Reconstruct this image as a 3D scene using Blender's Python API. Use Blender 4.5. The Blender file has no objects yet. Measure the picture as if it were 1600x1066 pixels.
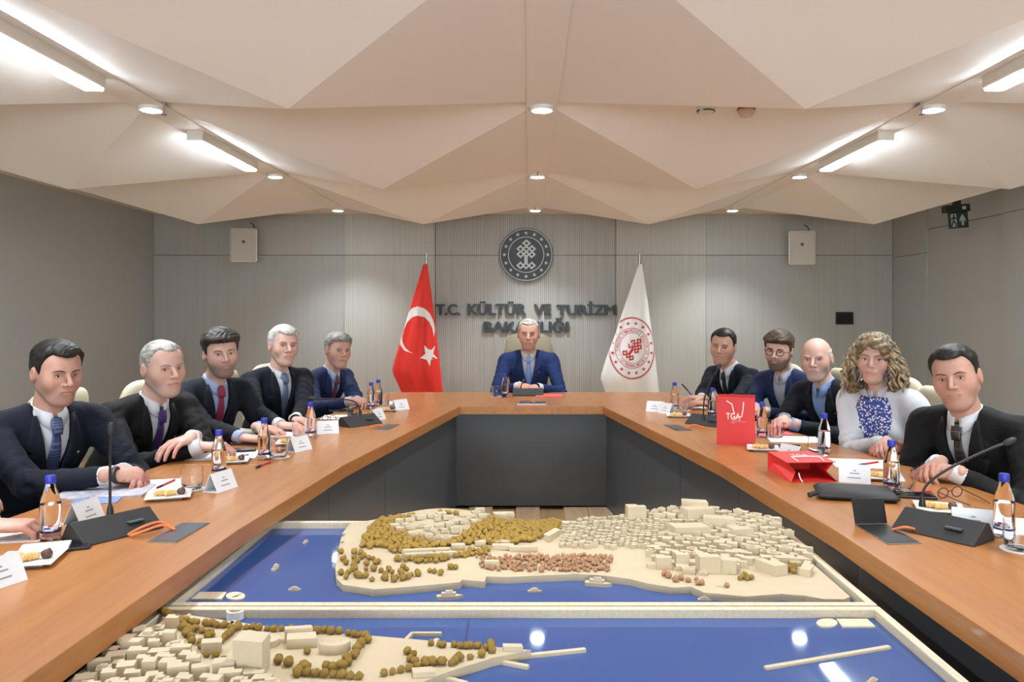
import bpy, math, random
import numpy as np
from mathutils import Vector, Matrix, Euler

# ------------------------------------------------------------------ camera, world, exposure
SC = bpy.context.scene
COL = SC.collection
F = 1250.0          # focal length in pixels of the 1600 x 1066 frame
H = 1.40            # eye height
PX, PY = 825.0, 490.0   # vanishing point of the depth axis in the frame
camd = bpy.data.cameras.new('camera'); cam = bpy.data.objects.new('camera', camd); COL.objects.link(cam)
cam.location = (0, 0, H); cam.rotation_euler = (math.pi/2, 0, 0)
camd.sensor_width = 36.0; camd.lens = F/1600*36
camd.shift_x = -(PX-800)/1600; camd.shift_y = -(533-PY)/1600
camd.clip_start = 0.05
SC.camera = cam
W = bpy.data.worlds.new('world'); SC.world = W; W.use_nodes = True
W.node_tree.nodes['Background'].inputs[0].default_value = (0.9, 0.95, 1, 1)
W.node_tree.nodes['Background'].inputs[1].default_value = 0.05
vs = SC.view_settings
vs.view_transform = 'Standard'; vs.look = 'None'; vs.gamma = 1.0; vs.use_curve_mapping = False
vs.exposure = 0.6
L_BAR, L_DOWN, SPOT_W = 40.0, 90.0, 82.0      # radiance of the linear lamps and downlight lenses, watts of each downlight beam
LAMP_COL = (0.83, 0.93, 1.0)
cy = SC.cycles
cy.max_bounces = 8; cy.diffuse_bounces = 3; cy.glossy_bounces = 3; cy.transmission_bounces = 8; cy.transparent_max_bounces = 8
cy.caustics_reflective = False; cy.caustics_refractive = False
cy.use_light_tree = False; cy.use_adaptive_sampling = True; cy.adaptive_threshold = .03; cy.sample_clamp_indirect = 6.0
# added fill light behind the camera, tilted up to brighten the ceiling
wl_ = bpy.data.lights.new('added_rear_fill', 'AREA'); wl_.shape = 'RECTANGLE'; wl_.size = 6.4; wl_.size_y = 1.7
wl_.energy = 310; wl_.color = (0.83, 0.925, 1.0)
wlo = bpy.data.objects.new('added_rear_fill', wl_); COL.objects.link(wlo)
wlo.location = (0, -4.42, 1.45); wlo.rotation_euler = (math.pi/2+.23, 0, 0)

# ------------------------------------------------------------------ helpers
R = math.radians
rng = random.Random(7)
def on(px, py, z=0.74):
    k = (H-z)*F/(py-PY); return ((px-PX)/F*k, k, z)
def at(px, py, Y):
    return ((px-PX)/F*Y, Y, H-(py-PY)/F*Y)
def srgb(r, g, b):
    f = lambda c: (c/255/12.92) if c/255 <= .04045 else ((c/255+.055)/1.055)**2.4
    return (f(r), f(g), f(b), 1.0)
def link(o, parent=None):
    COL.objects.link(o)
    if parent is not None: o.parent = parent
    return o
def tag(o, label=None, cat=None, group=None, kind=None):
    if label: o['label'] = label
    if cat: o['category'] = cat
    if group: o['group'] = group
    if kind: o['kind'] = kind
    return o
def empty(name, loc=(0, 0, 0), rz=0.0, label=None, cat=None, group=None, kind=None):
    o = bpy.data.objects.new(name, None); COL.objects.link(o)
    o.location = loc; o.rotation_euler = (0, 0, rz); o.empty_display_size = .05
    return tag(o, label, cat, group, kind)

class MB:
    """collects shapes; build() links them as ONE mesh object"""
    def __init__(s): s.V = []; s.F = []; s.I = []; s.mi = 0; s.M = None
    def mat(s, i): s.mi = i; return s
    def xf(s, M): s.M = M; return s
    def add(s, V, Fs):
        n = len(s.V)
        if s.M is not None: V = [tuple(s.M @ Vector(v)) for v in V]
        s.V += [tuple(v) for v in V]; s.F += [tuple(i+n for i in f) for f in Fs]; s.I += [s.mi]*len(Fs)
        return s
    def box(s, c, d, rz=0.0, ch=0.0):
        x, y, z = d[0]/2, d[1]/2, d[2]/2; cs, sn = math.cos(rz), math.sin(rz)
        V = []
        if ch <= 0:
            for a in (-x, x):
                for b in (-y, y):
                    for e in (-z, z): V.append((a, b, e))
            Fs = [(0,1,3,2),(4,6,7,5),(0,4,5,1),(2,3,7,6),(0,2,6,4),(1,5,7,3)]
        else:
            o = lambda a, b: [(-a+ch,-b),(a-ch,-b),(a,-b+ch),(a,b-ch),(a-ch,b),(-a+ch,b),(-a,b-ch),(-a,-b+ch)]
            for (e, k) in ((-z, ch), (-z+ch, 0), (z-ch, 0), (z, ch)):
                V += [(p[0], p[1], e) for p in o(x-k, y-k)]
            Fs = [tuple(range(7, -1, -1)), tuple(range(24, 32))]
            for r in range(3):
                for i in range(8):
                    j = (i+1) % 8; Fs.append((r*8+i, r*8+j, r*8+8+j, r*8+8+i))
        V = [(c[0]+a*cs-b*sn, c[1]+a*sn+b*cs, c[2]+e) for a, b, e in V]
        return s.add(V, Fs)
    def prism(s, P, z0, z1):
        n = len(P)
        ar = sum(P[i][0]*P[(i+1) % n][1]-P[(i+1) % n][0]*P[i][1] for i in range(n))
        if ar < 0: P = P[::-1]
        V = [(p[0], p[1], z0) for p in P]+[(p[0], p[1], z1) for p in P]
        Fs = [tuple(range(n-1, -1, -1)), tuple(range(n, 2*n))]
        for i in range(n): j = (i+1) % n; Fs.append((i, j, n+j, n+i))
        return s.add(V, Fs)
    def tube(s, P, r, n=8, caps=True, flat=1.0):
        P = [Vector(p) for p in P]; m = len(P)
        rr = r if isinstance(r, (list, tuple)) else [r]*m
        V = []; Fs = []; up = None
        for i in range(m):
            t = (P[min(i+1, m-1)]-P[max(i-1, 0)])
            t = t.normalized() if t.length > 1e-9 else Vector((0, 0, 1))
            if up is None: up = Vector((0, 0, 1)) if abs(t.z) < .9 else Vector((1, 0, 0))
            a = t.cross(up)
            a = a.normalized() if a.length > 1e-6 else Vector((1, 0, 0))
            b = a.cross(t).normalized(); up = b
            for k in range(n):
                g = 2*math.pi*k/n
                V.append(P[i]+a*(math.cos(g)*rr[i])+b*(math.sin(g)*rr[i]*flat))
        for i in range(m-1):
            for k in range(n):
                l = (k+1) % n; Fs.append((i*n+k, i*n+l, (i+1)*n+l, (i+1)*n+k))
        if caps: Fs += [tuple(range(n-1, -1, -1)), tuple((m-1)*n+k for k in range(n))]
        return s.add(V, Fs)
    def lathe(s, prof, n=20, c=(0, 0, 0)):
        V = []; Fs = []; m = len(prof)
        for (r, z) in prof:
            for k in range(n):
                g = 2*math.pi*k/n; V.append((c[0]+r*math.cos(g), c[1]+r*math.sin(g), c[2]+z))
        for i in range(m-1):
            for k in range(n):
                l = (k+1) % n; Fs.append((i*n+k, i*n+l, (i+1)*n+l, (i+1)*n+k))
        if prof[0][0] > 1e-6: Fs.append(tuple(range(n-1, -1, -1)))
        if prof[-1][0] > 1e-6: Fs.append(tuple((m-1)*n+k for k in range(n)))
        return s.add(V, Fs)
    def ball(s, c, r, nu=12, nv=8):
        r = r if isinstance(r, (list, tuple)) else (r, r, r)
        V = [(c[0], c[1], c[2]-r[2])]; Fs = []
        for i in range(1, nv):
            t = math.pi*i/nv-math.pi/2
            for k in range(nu):
                g = 2*math.pi*k/nu
                V.append((c[0]+r[0]*math.cos(t)*math.cos(g), c[1]+r[1]*math.cos(t)*math.sin(g), c[2]+r[2]*math.sin(t)))
        V.append((c[0], c[1], c[2]+r[2])); last = len(V)-1
        for k in range(nu):
            l = (k+1) % nu
            Fs.append((0, 1+l, 1+k)); Fs.append((last, last-nu+k, last-nu+l))
            for i in range(nv-2): a = 1+i*nu; Fs.append((a+k, a+l, a+nu+l, a+nu+k))
        return s.add(V, Fs)
    def mesh(s, name):
        me = bpy.data.meshes.new(name); me.from_pydata(s.V, [], s.F); me.update(); return me
    def build(s, name, mats, parent=None, smooth=False, bevel=0.0, loc=None, rz=None, ang=40):
        me = s.mesh(name)
        for m in (mats if isinstance(mats, (list, tuple)) else [mats]): me.materials.append(m)
        if any(s.I): me.polygons.foreach_set('material_index', s.I)
        o = link(bpy.data.objects.new(name, me), parent)
        if smooth: shade(me, ang)
        if bevel:
            b = o.modifiers.new('bevel', 'BEVEL'); b.width = bevel; b.segments = 2; b.limit_method = 'ANGLE'; b.angle_limit = R(35)
        if loc is not None: o.location = loc
        if rz is not None: o.rotation_euler = (0, 0, rz)
        return o
def shade(me, ang=40):
    me.polygons.foreach_set('use_smooth', [True]*len(me.polygons))
    try: me.set_sharp_from_angle(angle=R(ang))
    except Exception: pass
def copy_tree(o, parent=None):
    c = o.copy(); COL.objects.link(c); c.parent = parent
    for ch in o.children: copy_tree(ch, c)
    return c

# ------------------------------------------------------------------ materials (procedural)
class NT:
    def __init__(s, name):
        s.m = bpy.data.materials.new(name); s.m.use_nodes = True; s.t = s.m.node_tree
        s.b = s.t.nodes['Principled BSDF']; s.o = s.t.nodes['Material Output']
    def n(s, typ, **kw):
        nd = s.t.nodes.new(typ)
        for k, v in kw.items():
            if k in nd.inputs: nd.inputs[k].default_value = v
            else: setattr(nd, k, v)
        return nd
    def l(s, a, b): s.t.links.new(a, b); return s
    def ramp(s, fac, stops):
        r = s.n('ShaderNodeValToRGB'); e = r.color_ramp.elements
        e[0].position, e[0].color = stops[0]; e[1].position, e[1].color = stops[-1]
        for p, c in stops[1:-1]: q = e.new(p); q.color = c
        s.l(fac, r.inputs[0]); return r.outputs[0]
    def coords(s, scale=(1, 1, 1), rot=(0, 0, 0), kind='Object'):
        tc = s.n('ShaderNodeTexCoord'); mp = s.n('ShaderNodeMapping')
        mp.inputs['Scale'].default_value = scale; mp.inputs['Rotation'].default_value = rot
        s.l(tc.outputs[kind], mp.inputs[0]); return mp.outputs[0]
    def bump(s, h, strength=.2, dist=.01):
        b = s.n('ShaderNodeBump'); b.inputs['Strength'].default_value = strength; b.inputs['Distance'].default_value = dist
        s.l(h, b.inputs['Height']); s.l(b.outputs[0], s.b.inputs['Normal'])
def plain(name, col, rough=.5, metal=0.0, spec=.5, noise=0.0, nscale=40, bump=0.0, coat=0.0, sheen=0.0):
    t = NT(name); b = t.b
    b.inputs['Base Color'].default_value = col; b.inputs['Roughness'].default_value = rough
    b.inputs['Metallic'].default_value = metal; b.inputs['Specular IOR Level'].default_value = spec
    b.inputs['Coat Weight'].default_value = coat; b.inputs['Sheen Weight'].default_value = sheen
    if noise or bump:
        nz = t.n('ShaderNodeTexNoise'); nz.inputs['Scale'].default_value = nscale; nz.inputs['Detail'].default_value = 4
        t.l(t.coords(), nz.inputs['Vector'])
        if noise:
            d = lambda k: tuple(min(1, c*k) for c in col[:3])+(1,)
            t.l(t.ramp(nz.outputs[0], [(.3, d(1-noise)), (.7, d(1+noise))]), b.inputs['Base Color'])
        if bump: t.bump(nz.outputs[0], bump, .004)
    return t.m
def emit(name, col, strength):
    t = NT(name); b = t.b
    b.inputs['Base Color'].default_value = (.9, .9, .9, 1)
    b.inputs['Emission Color'].default_value = tuple(col[:3])+(1,); b.inputs['Emission Strength'].default_value = strength
    return t.m
def wood(name, c1, c2, rot=0.0, rough=.35, scale=1.0, coat=0.0, stretch=14.0):
    """long-grained veneer: grain runs along local y, rotated by rot about z"""
    t = NT(name)
    v = t.coords((stretch*scale, 1.0*scale, stretch*scale), (0, 0, rot))
    n1 = t.n('ShaderNodeTexNoise'); n1.inputs['Scale'].default_value = 2.2; n1.inputs['Detail'].default_value = 6; n1.inputs['Distortion'].default_value = .6
    n2 = t.n('ShaderNodeTexNoise'); n2.inputs['Scale'].default_value = 14; n2.inputs['Detail'].default_value = 3
    t.l(v, n1.inputs['Vector']); t.l(v, n2.inputs['Vector'])
    mx = t.n('ShaderNodeMath', operation='MULTIPLY_ADD'); mx.inputs[1].default_value = .35
    t.l(n2.outputs[0], mx.inputs[0]); t.l(n1.outputs[0], mx.inputs[2])
    t.l(t.ramp(mx.outputs[0], [(.4, c1), (.9, c2)]), t.b.inputs['Base Color'])
    t.b.inputs['Roughness'].default_value = rough; t.b.inputs['Coat Weight'].default_value = coat
    t.bump(mx.outputs[0], .05, .002)
    return t.m
def fabric(name, col, rough=.85, weave=900, amt=.12, fold=.0, sheen=.15):
    t = NT(name)
    nz = t.n('ShaderNodeTexNoise'); nz.inputs['Scale'].default_value = weave; nz.inputs['Detail'].default_value = 2
    co = t.coords(); t.l(co, nz.inputs['Vector'])
    d = lambda k: tuple(min(1, c*k) for c in col[:3])+(1,)
    t.l(t.ramp(nz.outputs[0], [(.3, d(1-amt)), (.7, d(1+amt))]), t.b.inputs['Base Color'])
    t.b.inputs['Roughness'].default_value = rough; t.b.inputs['Sheen Weight'].default_value = sheen
    t.b.inputs['Specular IOR Level'].default_value = .25
    if fold:
        n2 = t.n('ShaderNodeTexNoise'); n2.inputs['Scale'].default_value = 9; n2.inputs['Detail'].default_value = 2; n2.inputs['Distortion'].default_value = 1.2
        t.l(co, n2.inputs['Vector']); t.bump(n2.outputs[0], fold, .03)
    return t.m
def ribbed(name, c1, c2, pitch, rough=.8, depth=.003):
    """wall covering with fine vertical ribs (pattern runs along local x)"""
    t = NT(name); co = t.coords()
    wv = t.n('ShaderNodeTexWave', wave_type='BANDS', bands_direction='X', wave_profile='SIN')
    wv.inputs['Scale'].default_value = 1.0/pitch*.314; wv.inputs['Distortion'].default_value = .0
    t.l(co, wv.inputs['Vector'])
    nz = t.n('ShaderNodeTexNoise'); nz.inputs['Scale'].default_value = 40; nz.inputs['Detail'].default_value = 2
    sv = t.coords((1, 1, .02)); t.l(sv, nz.inputs['Vector'])
    mx = t.n('ShaderNodeMath', operation='MULTIPLY'); t.l(wv.outputs['Fac'], mx.inputs[0]); t.l(nz.outputs[0], mx.inputs[1])
    t.l(t.ramp(mx.outputs[0], [(.05, c1), (.5, c2)]), t.b.inputs['Base Color'])
    t.b.inputs['Roughness'].default_value = rough; t.b.inputs['Specular IOR Level'].default_value = .2
    t.bump(wv.outputs['Fac'], .5, depth)
    return t.m
def glass(name, col=(1, 1, 1, 1), rough=0.0, ior=1.45):
    t = NT(name); b = t.b
    b.inputs['Base Color'].default_value = col; b.inputs['Transmission Weight'].default_value = 1.0
    b.inputs['Roughness'].default_value = rough; b.inputs['IOR'].default_value = ior
    return t.m
M = {}
M['ceil'] = plain('ceiling_board', srgb(240, 237, 234), .6, noise=.02, nscale=300, bump=.03)
M['slab'] = plain('ceiling_slab', srgb(226, 216, 204), .8)
M['wall'] = ribbed('wall_fabric', srgb(174, 174, 169), srgb(188, 188, 183), .012)
M['wall_rib'] = ribbed('wall_ribbed', srgb(164, 163, 158), srgb(194, 193, 188), .024, depth=.004)
M['wall_light'] = ribbed('wall_ribbed_light', srgb(182, 181, 174), srgb(202, 201, 194), .022, depth=.004)
M['wall_side'] = plain('side_wall_fabric', srgb(174, 177, 176), .85, noise=.04, nscale=220, bump=.05)
M['groove'] = plain('groove_dark', srgb(70, 64, 56), .9)
M['plank'] = wood('oak_plank', srgb(206, 172, 132), srgb(232, 202, 164), 0, .4, 1.0)
M['floor'] = wood('oak_floor', srgb(188, 150, 112), srgb(216, 182, 142), 0, .4, .8)
M['table_y'] = wood('table_veneer', srgb(156, 98, 50), srgb(180, 120, 66), 0, .30, .8, .1)
M['table_x'] = wood('table_veneer_cross', srgb(156, 98, 50), srgb(180, 120, 66), math.pi/2, .30, .8, .1)
M['skirt'] = plain('slate_laminate', srgb(74, 78, 84), .33, noise=.06, nscale=500)
M['maple'] = wood('model_maple', srgb(196, 180, 152), srgb(218, 204, 178), 0, .55, 4.0)
M['maple2'] = wood('model_maple_cross', srgb(198, 182, 154), srgb(220, 206, 180), math.pi/2, .55, 4.0)
M['white'] = plain('white_plastic', srgb(232, 230, 226), .4)
M['offwhite'] = plain('warm_white_metal', srgb(226, 222, 214), .45)
M['black'] = plain('black_plastic', srgb(26, 26, 28), .45)
M['softblack'] = plain('soft_black', srgb(34, 34, 36), .6, noise=.1, nscale=300, bump=.1)
M['steel'] = plain('brushed_steel', srgb(170, 172, 176), .3, 1.0)
M['chrome'] = plain('chrome', srgb(215, 216, 220), .12, 1.0)
M['bar'] = emit('lamp_diffuser', LAMP_COL, L_BAR)
M['down'] = emit('downlight_lens', LAMP_COL, L_DOWN)

# ------------------------------------------------------------------ room shell
h = .84                          # ceiling tips above the eye
FH = F*h
ZT, ZP = H+h, H+1.37*h           # tip and ridge height
DX, DY = 2.52*h, .00202*FH
X0 = .09*h
Y_TIP = .00312*FH
YW, XL, XR, YB = 9.34, -4.37, 4.26, -4.5
room_floor = MB().box(((XL+XR)/2, (YW+YB)/2, -.05), (XR-XL+.4, YW-YB+.4, .06)).build('floor', M['floor'])
tag(room_floor, 'light oak plank floor', kind='structure')
k = 0
for i in range(-6, 7):
    x = .0+i*.17; y = 2.2+(.37*i) % .9
    while y < 6.0:
        l = 1.15
        p = MB().box((0, 0, 0), (.167, l-.003, .02), ch=.0015).build('plank', M['plank'], room_floor)
        p.location = (x, y+l/2-.6, -.010); y += l
# base slab lies 2 cm lower than the planks
ceil = MB().box(((XL+XR)/2, (YW+YB)/2, ZP+.06), (XR-XL+.4, YW-YB+.4, .1)).build('ceiling', M['slab'])
tag(ceil, 'faceted cream ceiling of inverted pyramids', kind='structure')
gx, gy, dz = DX/2-.0022, DY/2-.0022, ZP-ZT
pm = MB().add([(-gx, -gy, 0), (gx, -gy, 0), (gx, gy, 0), (-gx, gy, 0), (0, 0, -dz), (-gx, -gy, .012), (gx, -gy, .012), (gx, gy, .012), (-gx, gy, .012)],
              [(1, 0, 4), (2, 1, 4), (3, 2, 4), (0, 3, 4), (0, 1, 6, 5), (1, 2, 7, 6), (2, 3, 8, 7), (3, 0, 5, 8), (5, 6, 7, 8)]).mesh('ceiling_pyramid')
pm.materials.append(M['ceil'])
for j in range(-3, 3):
    for i in range(-2, 2):
        o = link(bpy.data.objects.new('ceiling_pyramid', pm), ceil)
        o.location = (X0+DX*(i+.5), Y_TIP+DY*j, ZP-.002)
def wallpanel(name, x0, x1, z0, z1, mat, y, parent, t=.02, g=.002):
    return MB().box(((x0+x1)/2, y+t/2, (z0+z1)/2), (x1-x0-2*g, t, z1-z0-2*g)).build(name, mat, parent)
wb = MB().box(((XL+XR)/2, YW+.09, ZP/2), (XR-XL+.4, .12, ZP+.2)).build('wall_back', M['groove'])
tag(wb, 'grey ribbed feature wall with a thin horizontal groove', kind='structure')
sx = lambda px: (px-PX)/F*YW
zg = H+(490-399)/F*YW
for (a, b, m, dy) in ((240, 538, 'wall', 0), (538, 680, 'wall_light', -.012), (680, 962, 'wall_rib', .004), (962, 1103, 'wall_light', -.012), (1103, 1396, 'wall', 0)):
    for (z0, z1) in ((0, zg), (zg, ZP+.05)):
        wallpanel('wall_panel', sx(a) if a > 240 else XL, sx(b) if b < 1396 else XR, z0, z1, M[m], YW+dy, wb, g=.003)
wl = MB().box((XL-.06, (YW+YB)/2, ZP/2), (.12, YW-YB+.2, ZP+.2)).build('wall_left', M['wall_side']); tag(wl, 'plain grey fabric covered side wall', kind='structure')
wr = MB().box((XR+.09, (YW+YB)/2, ZP/2), (.12, YW-YB+.2, ZP+.2)).build('wall_right', M['groove']); tag(wr, 'grey panelled side wall', kind='structure')
for (y0, y1, dx, zc) in ((8.56, YW, 0, 2.05), (7.2, 8.56, .02, 2.30), (4.6, 7.2, 0, 2.30), (1.5, 4.6, 0, 2.30), (YB, 1.5, 0, 2.30)):
    for (z0, z1) in ((0, zc), (zc, ZP+.05)):
        MB().box((XR+.015+dx, (y0+y1)/2, (z0+z1)/2), (.03, y1-y0-.006, z1-z0-.006)).build('wall_panel', M['wall_side'], wr)
wk = MB().box(((XL+XR)/2, YB-.06, ZP/2), (XR-XL+.4, .12, ZP+.2)).build('wall_rear', M['wall_side']); tag(wk, 'plain grey wall behind the camera', kind='structure')
added_win = MB().box((0, YB+.006, 1.45), (6.5, .012, 1.8)).build('added_window', glass('added_window_pane'), None); tag(added_win, 'wide unseen window added behind the camera', kind='structure')  # unseen window, added to go with the rear fill light
for (c, d) in (((0, YB+.02, 2.36), (6.6, .05, .05)), ((0, YB+.02, .55), (6.6, .05, .05)), ((-3.27, YB+.02, 1.45), (.05, .05, 1.86)), ((3.27, YB+.02, 1.45), (.05, .05, 1.86)), ((0, YB+.02, 1.45), (.05, .05, 1.86))):
    MB().box(c, d).build('added_window_frame', M['offwhite'], added_win)

# ------------------------------------------------------------------ ceiling lamps
for i in (-1, 0, 1):
    for j in range(-3, 3):
        MB().box((X0+DX*i, Y_TIP+DY*j, ZP-.029), (.166, DY-.004, .006)).build('ridge_strip', M['ceil'], ceil)
side = {-1: 'left', 0: 'middle', 1: 'right'}
rowname = {2: 'nearest the feature wall', 1: 'second from the feature wall', 0: 'third from the feature wall'}
for j in range(-1, 3):
    for i in (-1, 0, 1):
        x, y = X0+DX*i, Y_TIP+DY*(j+.5)
        d = empty('downlight', (x, y, ZP-.024), 0, ('round white ceiling downlight in the %s row, %s' % (side[i], rowname[j])) if j >= 0 else 'round white ceiling downlight behind the camera, %s row, %s' % (side[i], {-1: 'nearest it'}[j]), 'downlight', 'round ceiling downlights')
        MB().lathe([(.05, -.027), (.062, -.03), (.066, -.024), (.066, .0)], 24).build('trim_ring', M['white'], d, True)
        MB().lathe([(.0, -.0315), (.035, -.0315), (.050, -.029), (.050, -.02)], 24).build('lens', M['down'], d, True)
        sl = bpy.data.lights.new('downlight_beam', 'SPOT'); sl.energy = SPOT_W; sl.spot_size = R(105); sl.spot_blend = .7; sl.shadow_soft_size = .05; sl.color = (0.90, 0.96, 1.0)
        slo = bpy.data.objects.new('downlight_beam', sl); link(slo, d); slo.location = (0, 0, -.04)
for j in range(-3, 1):
    for i in (-1, 1):
        x, y = X0+DX*i, Y_TIP+DY*(j+1)
        d = empty('linear_lamp', (x, y, ZP), 0, ('white linear ceiling lamp on the %s, %s' % (side[i], {0: 'wholly in view', -1: 'cut off by the edge of the picture'}[j])) if j >= -1 else 'white linear ceiling lamp above and behind the camera on the %s, %s' % (side[i], {-2: 'nearer', -3: 'farther'}[j]), 'ceiling lamp', 'linear ceiling lamps')
        MB().box((0, 0, -.045), (.10, 1.0, .095), ch=.004).build('housing', M['offwhite'], d)
        MB().box((0, 0, -.0975), (.088, .985, .012), ch=.003).build('diffuser', M['bar'], d)
for (px, py, Y, lab) in ((256, 176, 4.2, 'sprinkler head beside the left downlight third from the wall'), (1440, 176, 4.2, 'sprinkler head beside the right downlight third from the wall'),
                         (525, 322, 8.4, 'sprinkler head beside the left downlight nearest the feature wall'), (840, 276, 6.3, 'sprinkler head below the middle downlight second from the wall'),
                         (836, 326, 8.4, 'sprinkler head below the middle downlight nearest the feature wall'), (1143, 326, 8.4, 'sprinkler head beside the right downlight nearest the feature wall')):
    x, y, z = at(px, py, Y)
    s_ = empty('sprinkler', (x, y, z), 0, lab, 'sprinkler', 'ceiling sprinklers')
    MB().tube([(0, 0, .09), (0, 0, .0)], .007, 8).build('pipe', M['chrome'], s_)
    MB().lathe([(.0, -.012), (.016, -.012), (.016, -.009), (.006, -.006), (.006, .004)], 12).build('deflector', M['chrome'], s_)
def on_facet(px, py):
    """where the view ray meets the pyramid ceiling"""
    dx, dz_ = (px-PX)/F, (PY-py)/F
    for s in range(200, 1200):
        Y = s*.01; X = dx*Y; Z = H+dz_*Y
        u = abs(((X-X0)/DX) % 1-.5)*2; v = abs(((Y-Y_TIP)/DY+.5) % 1-.5)*2
        if Z >= ZT+(ZP-ZT)*max(u, v): return (X, Y, Z)
sd = empty('smoke_detector', Vector(on_facet(1103, 166))+Vector((0, 0, -.0)), 0, 'round white smoke detector on the ceiling', 'detector')
MB().lathe([(.0, -.045), (.03, -.042), (.045, -.03), (.052, -.012), (.055, .03)], 24).build('housing', M['white'], sd, True)
for a in range(3): MB().tube([(.047*math.cos(t), .047*math.sin(t), -.028) for t in np.linspace(a*2.1, a*2.1+1.6, 8)], .004, 6).build('slot', M['black'], sd)
al = empty('fire_alarm', on_facet(1166, 169), 0, 'small red and clear fire alarm beacon on the ceiling', 'alarm')
MB().lathe([(.05, -.012), (.055, .03)], 20).build('base', plain('alarm_red', srgb(176, 70, 60), .4), al, True)
MB().lathe([(.0, -.05), (.03, -.047), (.044, -.03), (.046, -.012)], 20).build('lens', plain('alarm_lens', srgb(214, 196, 188), .2), al, True)

# ------------------------------------------------------------------ conference table (open rectangle)
CX = .025
INN = [(.508, 5.69), (.826, 3.49), (.91, 2.43), (.932, 1.5), (.94, -.4)]
OUT = [(1.20, 6.71), (1.245, 5.69), (1.62, 3.49), (1.715, 2.43), (1.75, 1.5), (1.76, -.4)]
TZ, TT = .74, .058
tb = empty('conference_table', (CX, 3, 0), 0, 'long U-shaped conference table with orange wood top and dark slate skirt', 'table')
def top(poly, mat, n='tabletop'):
    o = MB().prism([(x, y-3) for x, y in poly], TZ-TT, TZ).build(n, mat, tb, bevel=.002); return o
top([(-1.20, 6.71), (1.20, 6.71), (1.245, 5.692), (-1.245, 5.692)], M['table_x'])
for s in (-1, 1):
    top([(s*x, y) for x, y in [(.508, 5.69), (.826, 3.492), (1.62, 3.492), (1.245, 5.69)]], M['table_y'])
    top([(s*x, y) for x, y in [(.826, 3.488), (.91, 2.43), (.932, 1.5), (.94, -.4), (1.76, -.4), (1.75, 1.5), (1.715, 2.43), (1.62, 3.488)]], M['table_y'])
def panel(a, b, z1=TZ-TT, t=.018, n='skirt_panel'):
    a = Vector((a[0], a[1]-3)); b = Vector((b[0], b[1]-3)); d = (b-a); nn = Vector((-d.y, d.x)).normalized()*t
    e = d.normalized()*.002
    MB().prism([tuple(a+e), tuple(b-e), tuple(b-e+nn), tuple(a+e+nn)], .012, z1-.001).build(n, M['skirt'], tb)
OV = .085
panel((-.508-OV*.6, 5.69+OV), (.508+OV*.6, 5.69+OV))
for s in (-1, 1):
    pts = [(s*(x+OV), y+(OV if i == 0 else 0)) for i, (x, y) in enumerate(INN)]
    pts[0] = (s*(.508+OV*.6), 5.69+OV)
    pts.insert(1, (s*(.72+OV*.85), 4.2))
    for a, b in zip(pts[:-1], pts[1:]): panel(*((a, b) if s < 0 else (b, a)))
panel((-1.0, 6.45), (1.0, 6.45)); 
for s in (-1, 1):
    for a, b in zip([(1.0, 6.45), (1.36, 3.5), (1.44, 2.4), (1.47, -.3)][:-1], [(1.0, 6.45), (1.36, 3.5), (1.44, 2.4), (1.47, -.3)][1:]): panel((s*a[0], a[1]), (s*b[0], b[1]))
# ------------------------------------------------------------------ text helper
def text_mesh(s, bold=.0, res=3):
    cu = bpy.data.curves.new('t', 'FONT'); cu.body = s; cu.resolution_u = res; cu.offset = bold
    o = bpy.data.objects.new('t', cu); COL.objects.link(o)
    dg = bpy.context.evaluated_depsgraph_get(); me = bpy.data.meshes.new_from_object(o.evaluated_get(dg))
    V = [tuple(v.co) for v in me.vertices]; Fs = [tuple(p.vertices) for p in me.polygons]
    bpy.data.objects.remove(o); bpy.data.curves.remove(cu); bpy.data.meshes.remove(me)
    return V, Fs
def fit(V, x0, x1, z0, z1):
    """scale flat text into the rectangle; returns list of (x, z)"""
    a = min(v[0] for v in V); b = max(v[0] for v in V); c = min(v[1] for v in V); d = max(v[1] for v in V)
    return [(x0+(v[0]-a)/(b-a)*(x1-x0), z0+(v[1]-c)/(d-c)*(z1-z0)) for v in V]
def solid_text(mb, s, x0, x1, z0, z1, y0, y1, bold=.0):
    V, Fs = text_mesh(s, bold); P2 = fit(V, x0, x1, z0, z1); n = len(P2)
    edges = {}
    for f in Fs:
        for i in range(len(f)):
            a, b = f[i], f[(i+1) % len(f)]
            edges[(a, b)] = edges.get((a, b), 0)+1
    side = [(a, b) for (a, b) in edges if (b, a) not in edges]
    mb.add([(p[0], y0, p[1]) for p in P2]+[(p[0], y1, p[1]) for p in P2],
           [tuple(f) for f in Fs]+[(a, n+a, n+b, b) for a, b in side])
# ------------------------------------------------------------------ things on the back wall
M['charcoal'] = plain('charcoal_letter', srgb(58, 62, 66), .5)
M['silver'] = plain('pale_silver', srgb(206, 208, 208), .45)
sg = empty('wall_lettering', (0, YW-.03, 0), 0, 'dark raised lettering T.C. KÜLTÜR VE TURİZM BAKANLIĞI on the wall', 'sign')
def wz(py): return H-(py-490)/F*YW
for word, a, b, t, l in (('T.C.', 681, 719.5, 475.2, 493), ('KÜLTÜR', 730.5, 822.5, 470.8, 493), ('VE', 834, 861.5, 475.2, 493), ('TURİZM', 869, 963, 470.8, 493),
                         ('BAKANLIĞI', 755.5, 888.5, 496.6, 520)):
    mb = MB()
    for i_, (dx_, dz_) in enumerate(((-.009, 0), (.009, 0), (0, .005), (0, -.005), (-.005, .0025), (.005, -.0025), (.005, .0025), (-.005, -.0025), (0, 0))):
        solid_text(mb, word, sx(a)+.009+dx_, sx(b)-.009+dx_, wz(l)+.005+dz_, wz(t)-.005+dz_, .0003*i_, .03)
    mb.build('word', M['charcoal'], sg)
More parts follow.
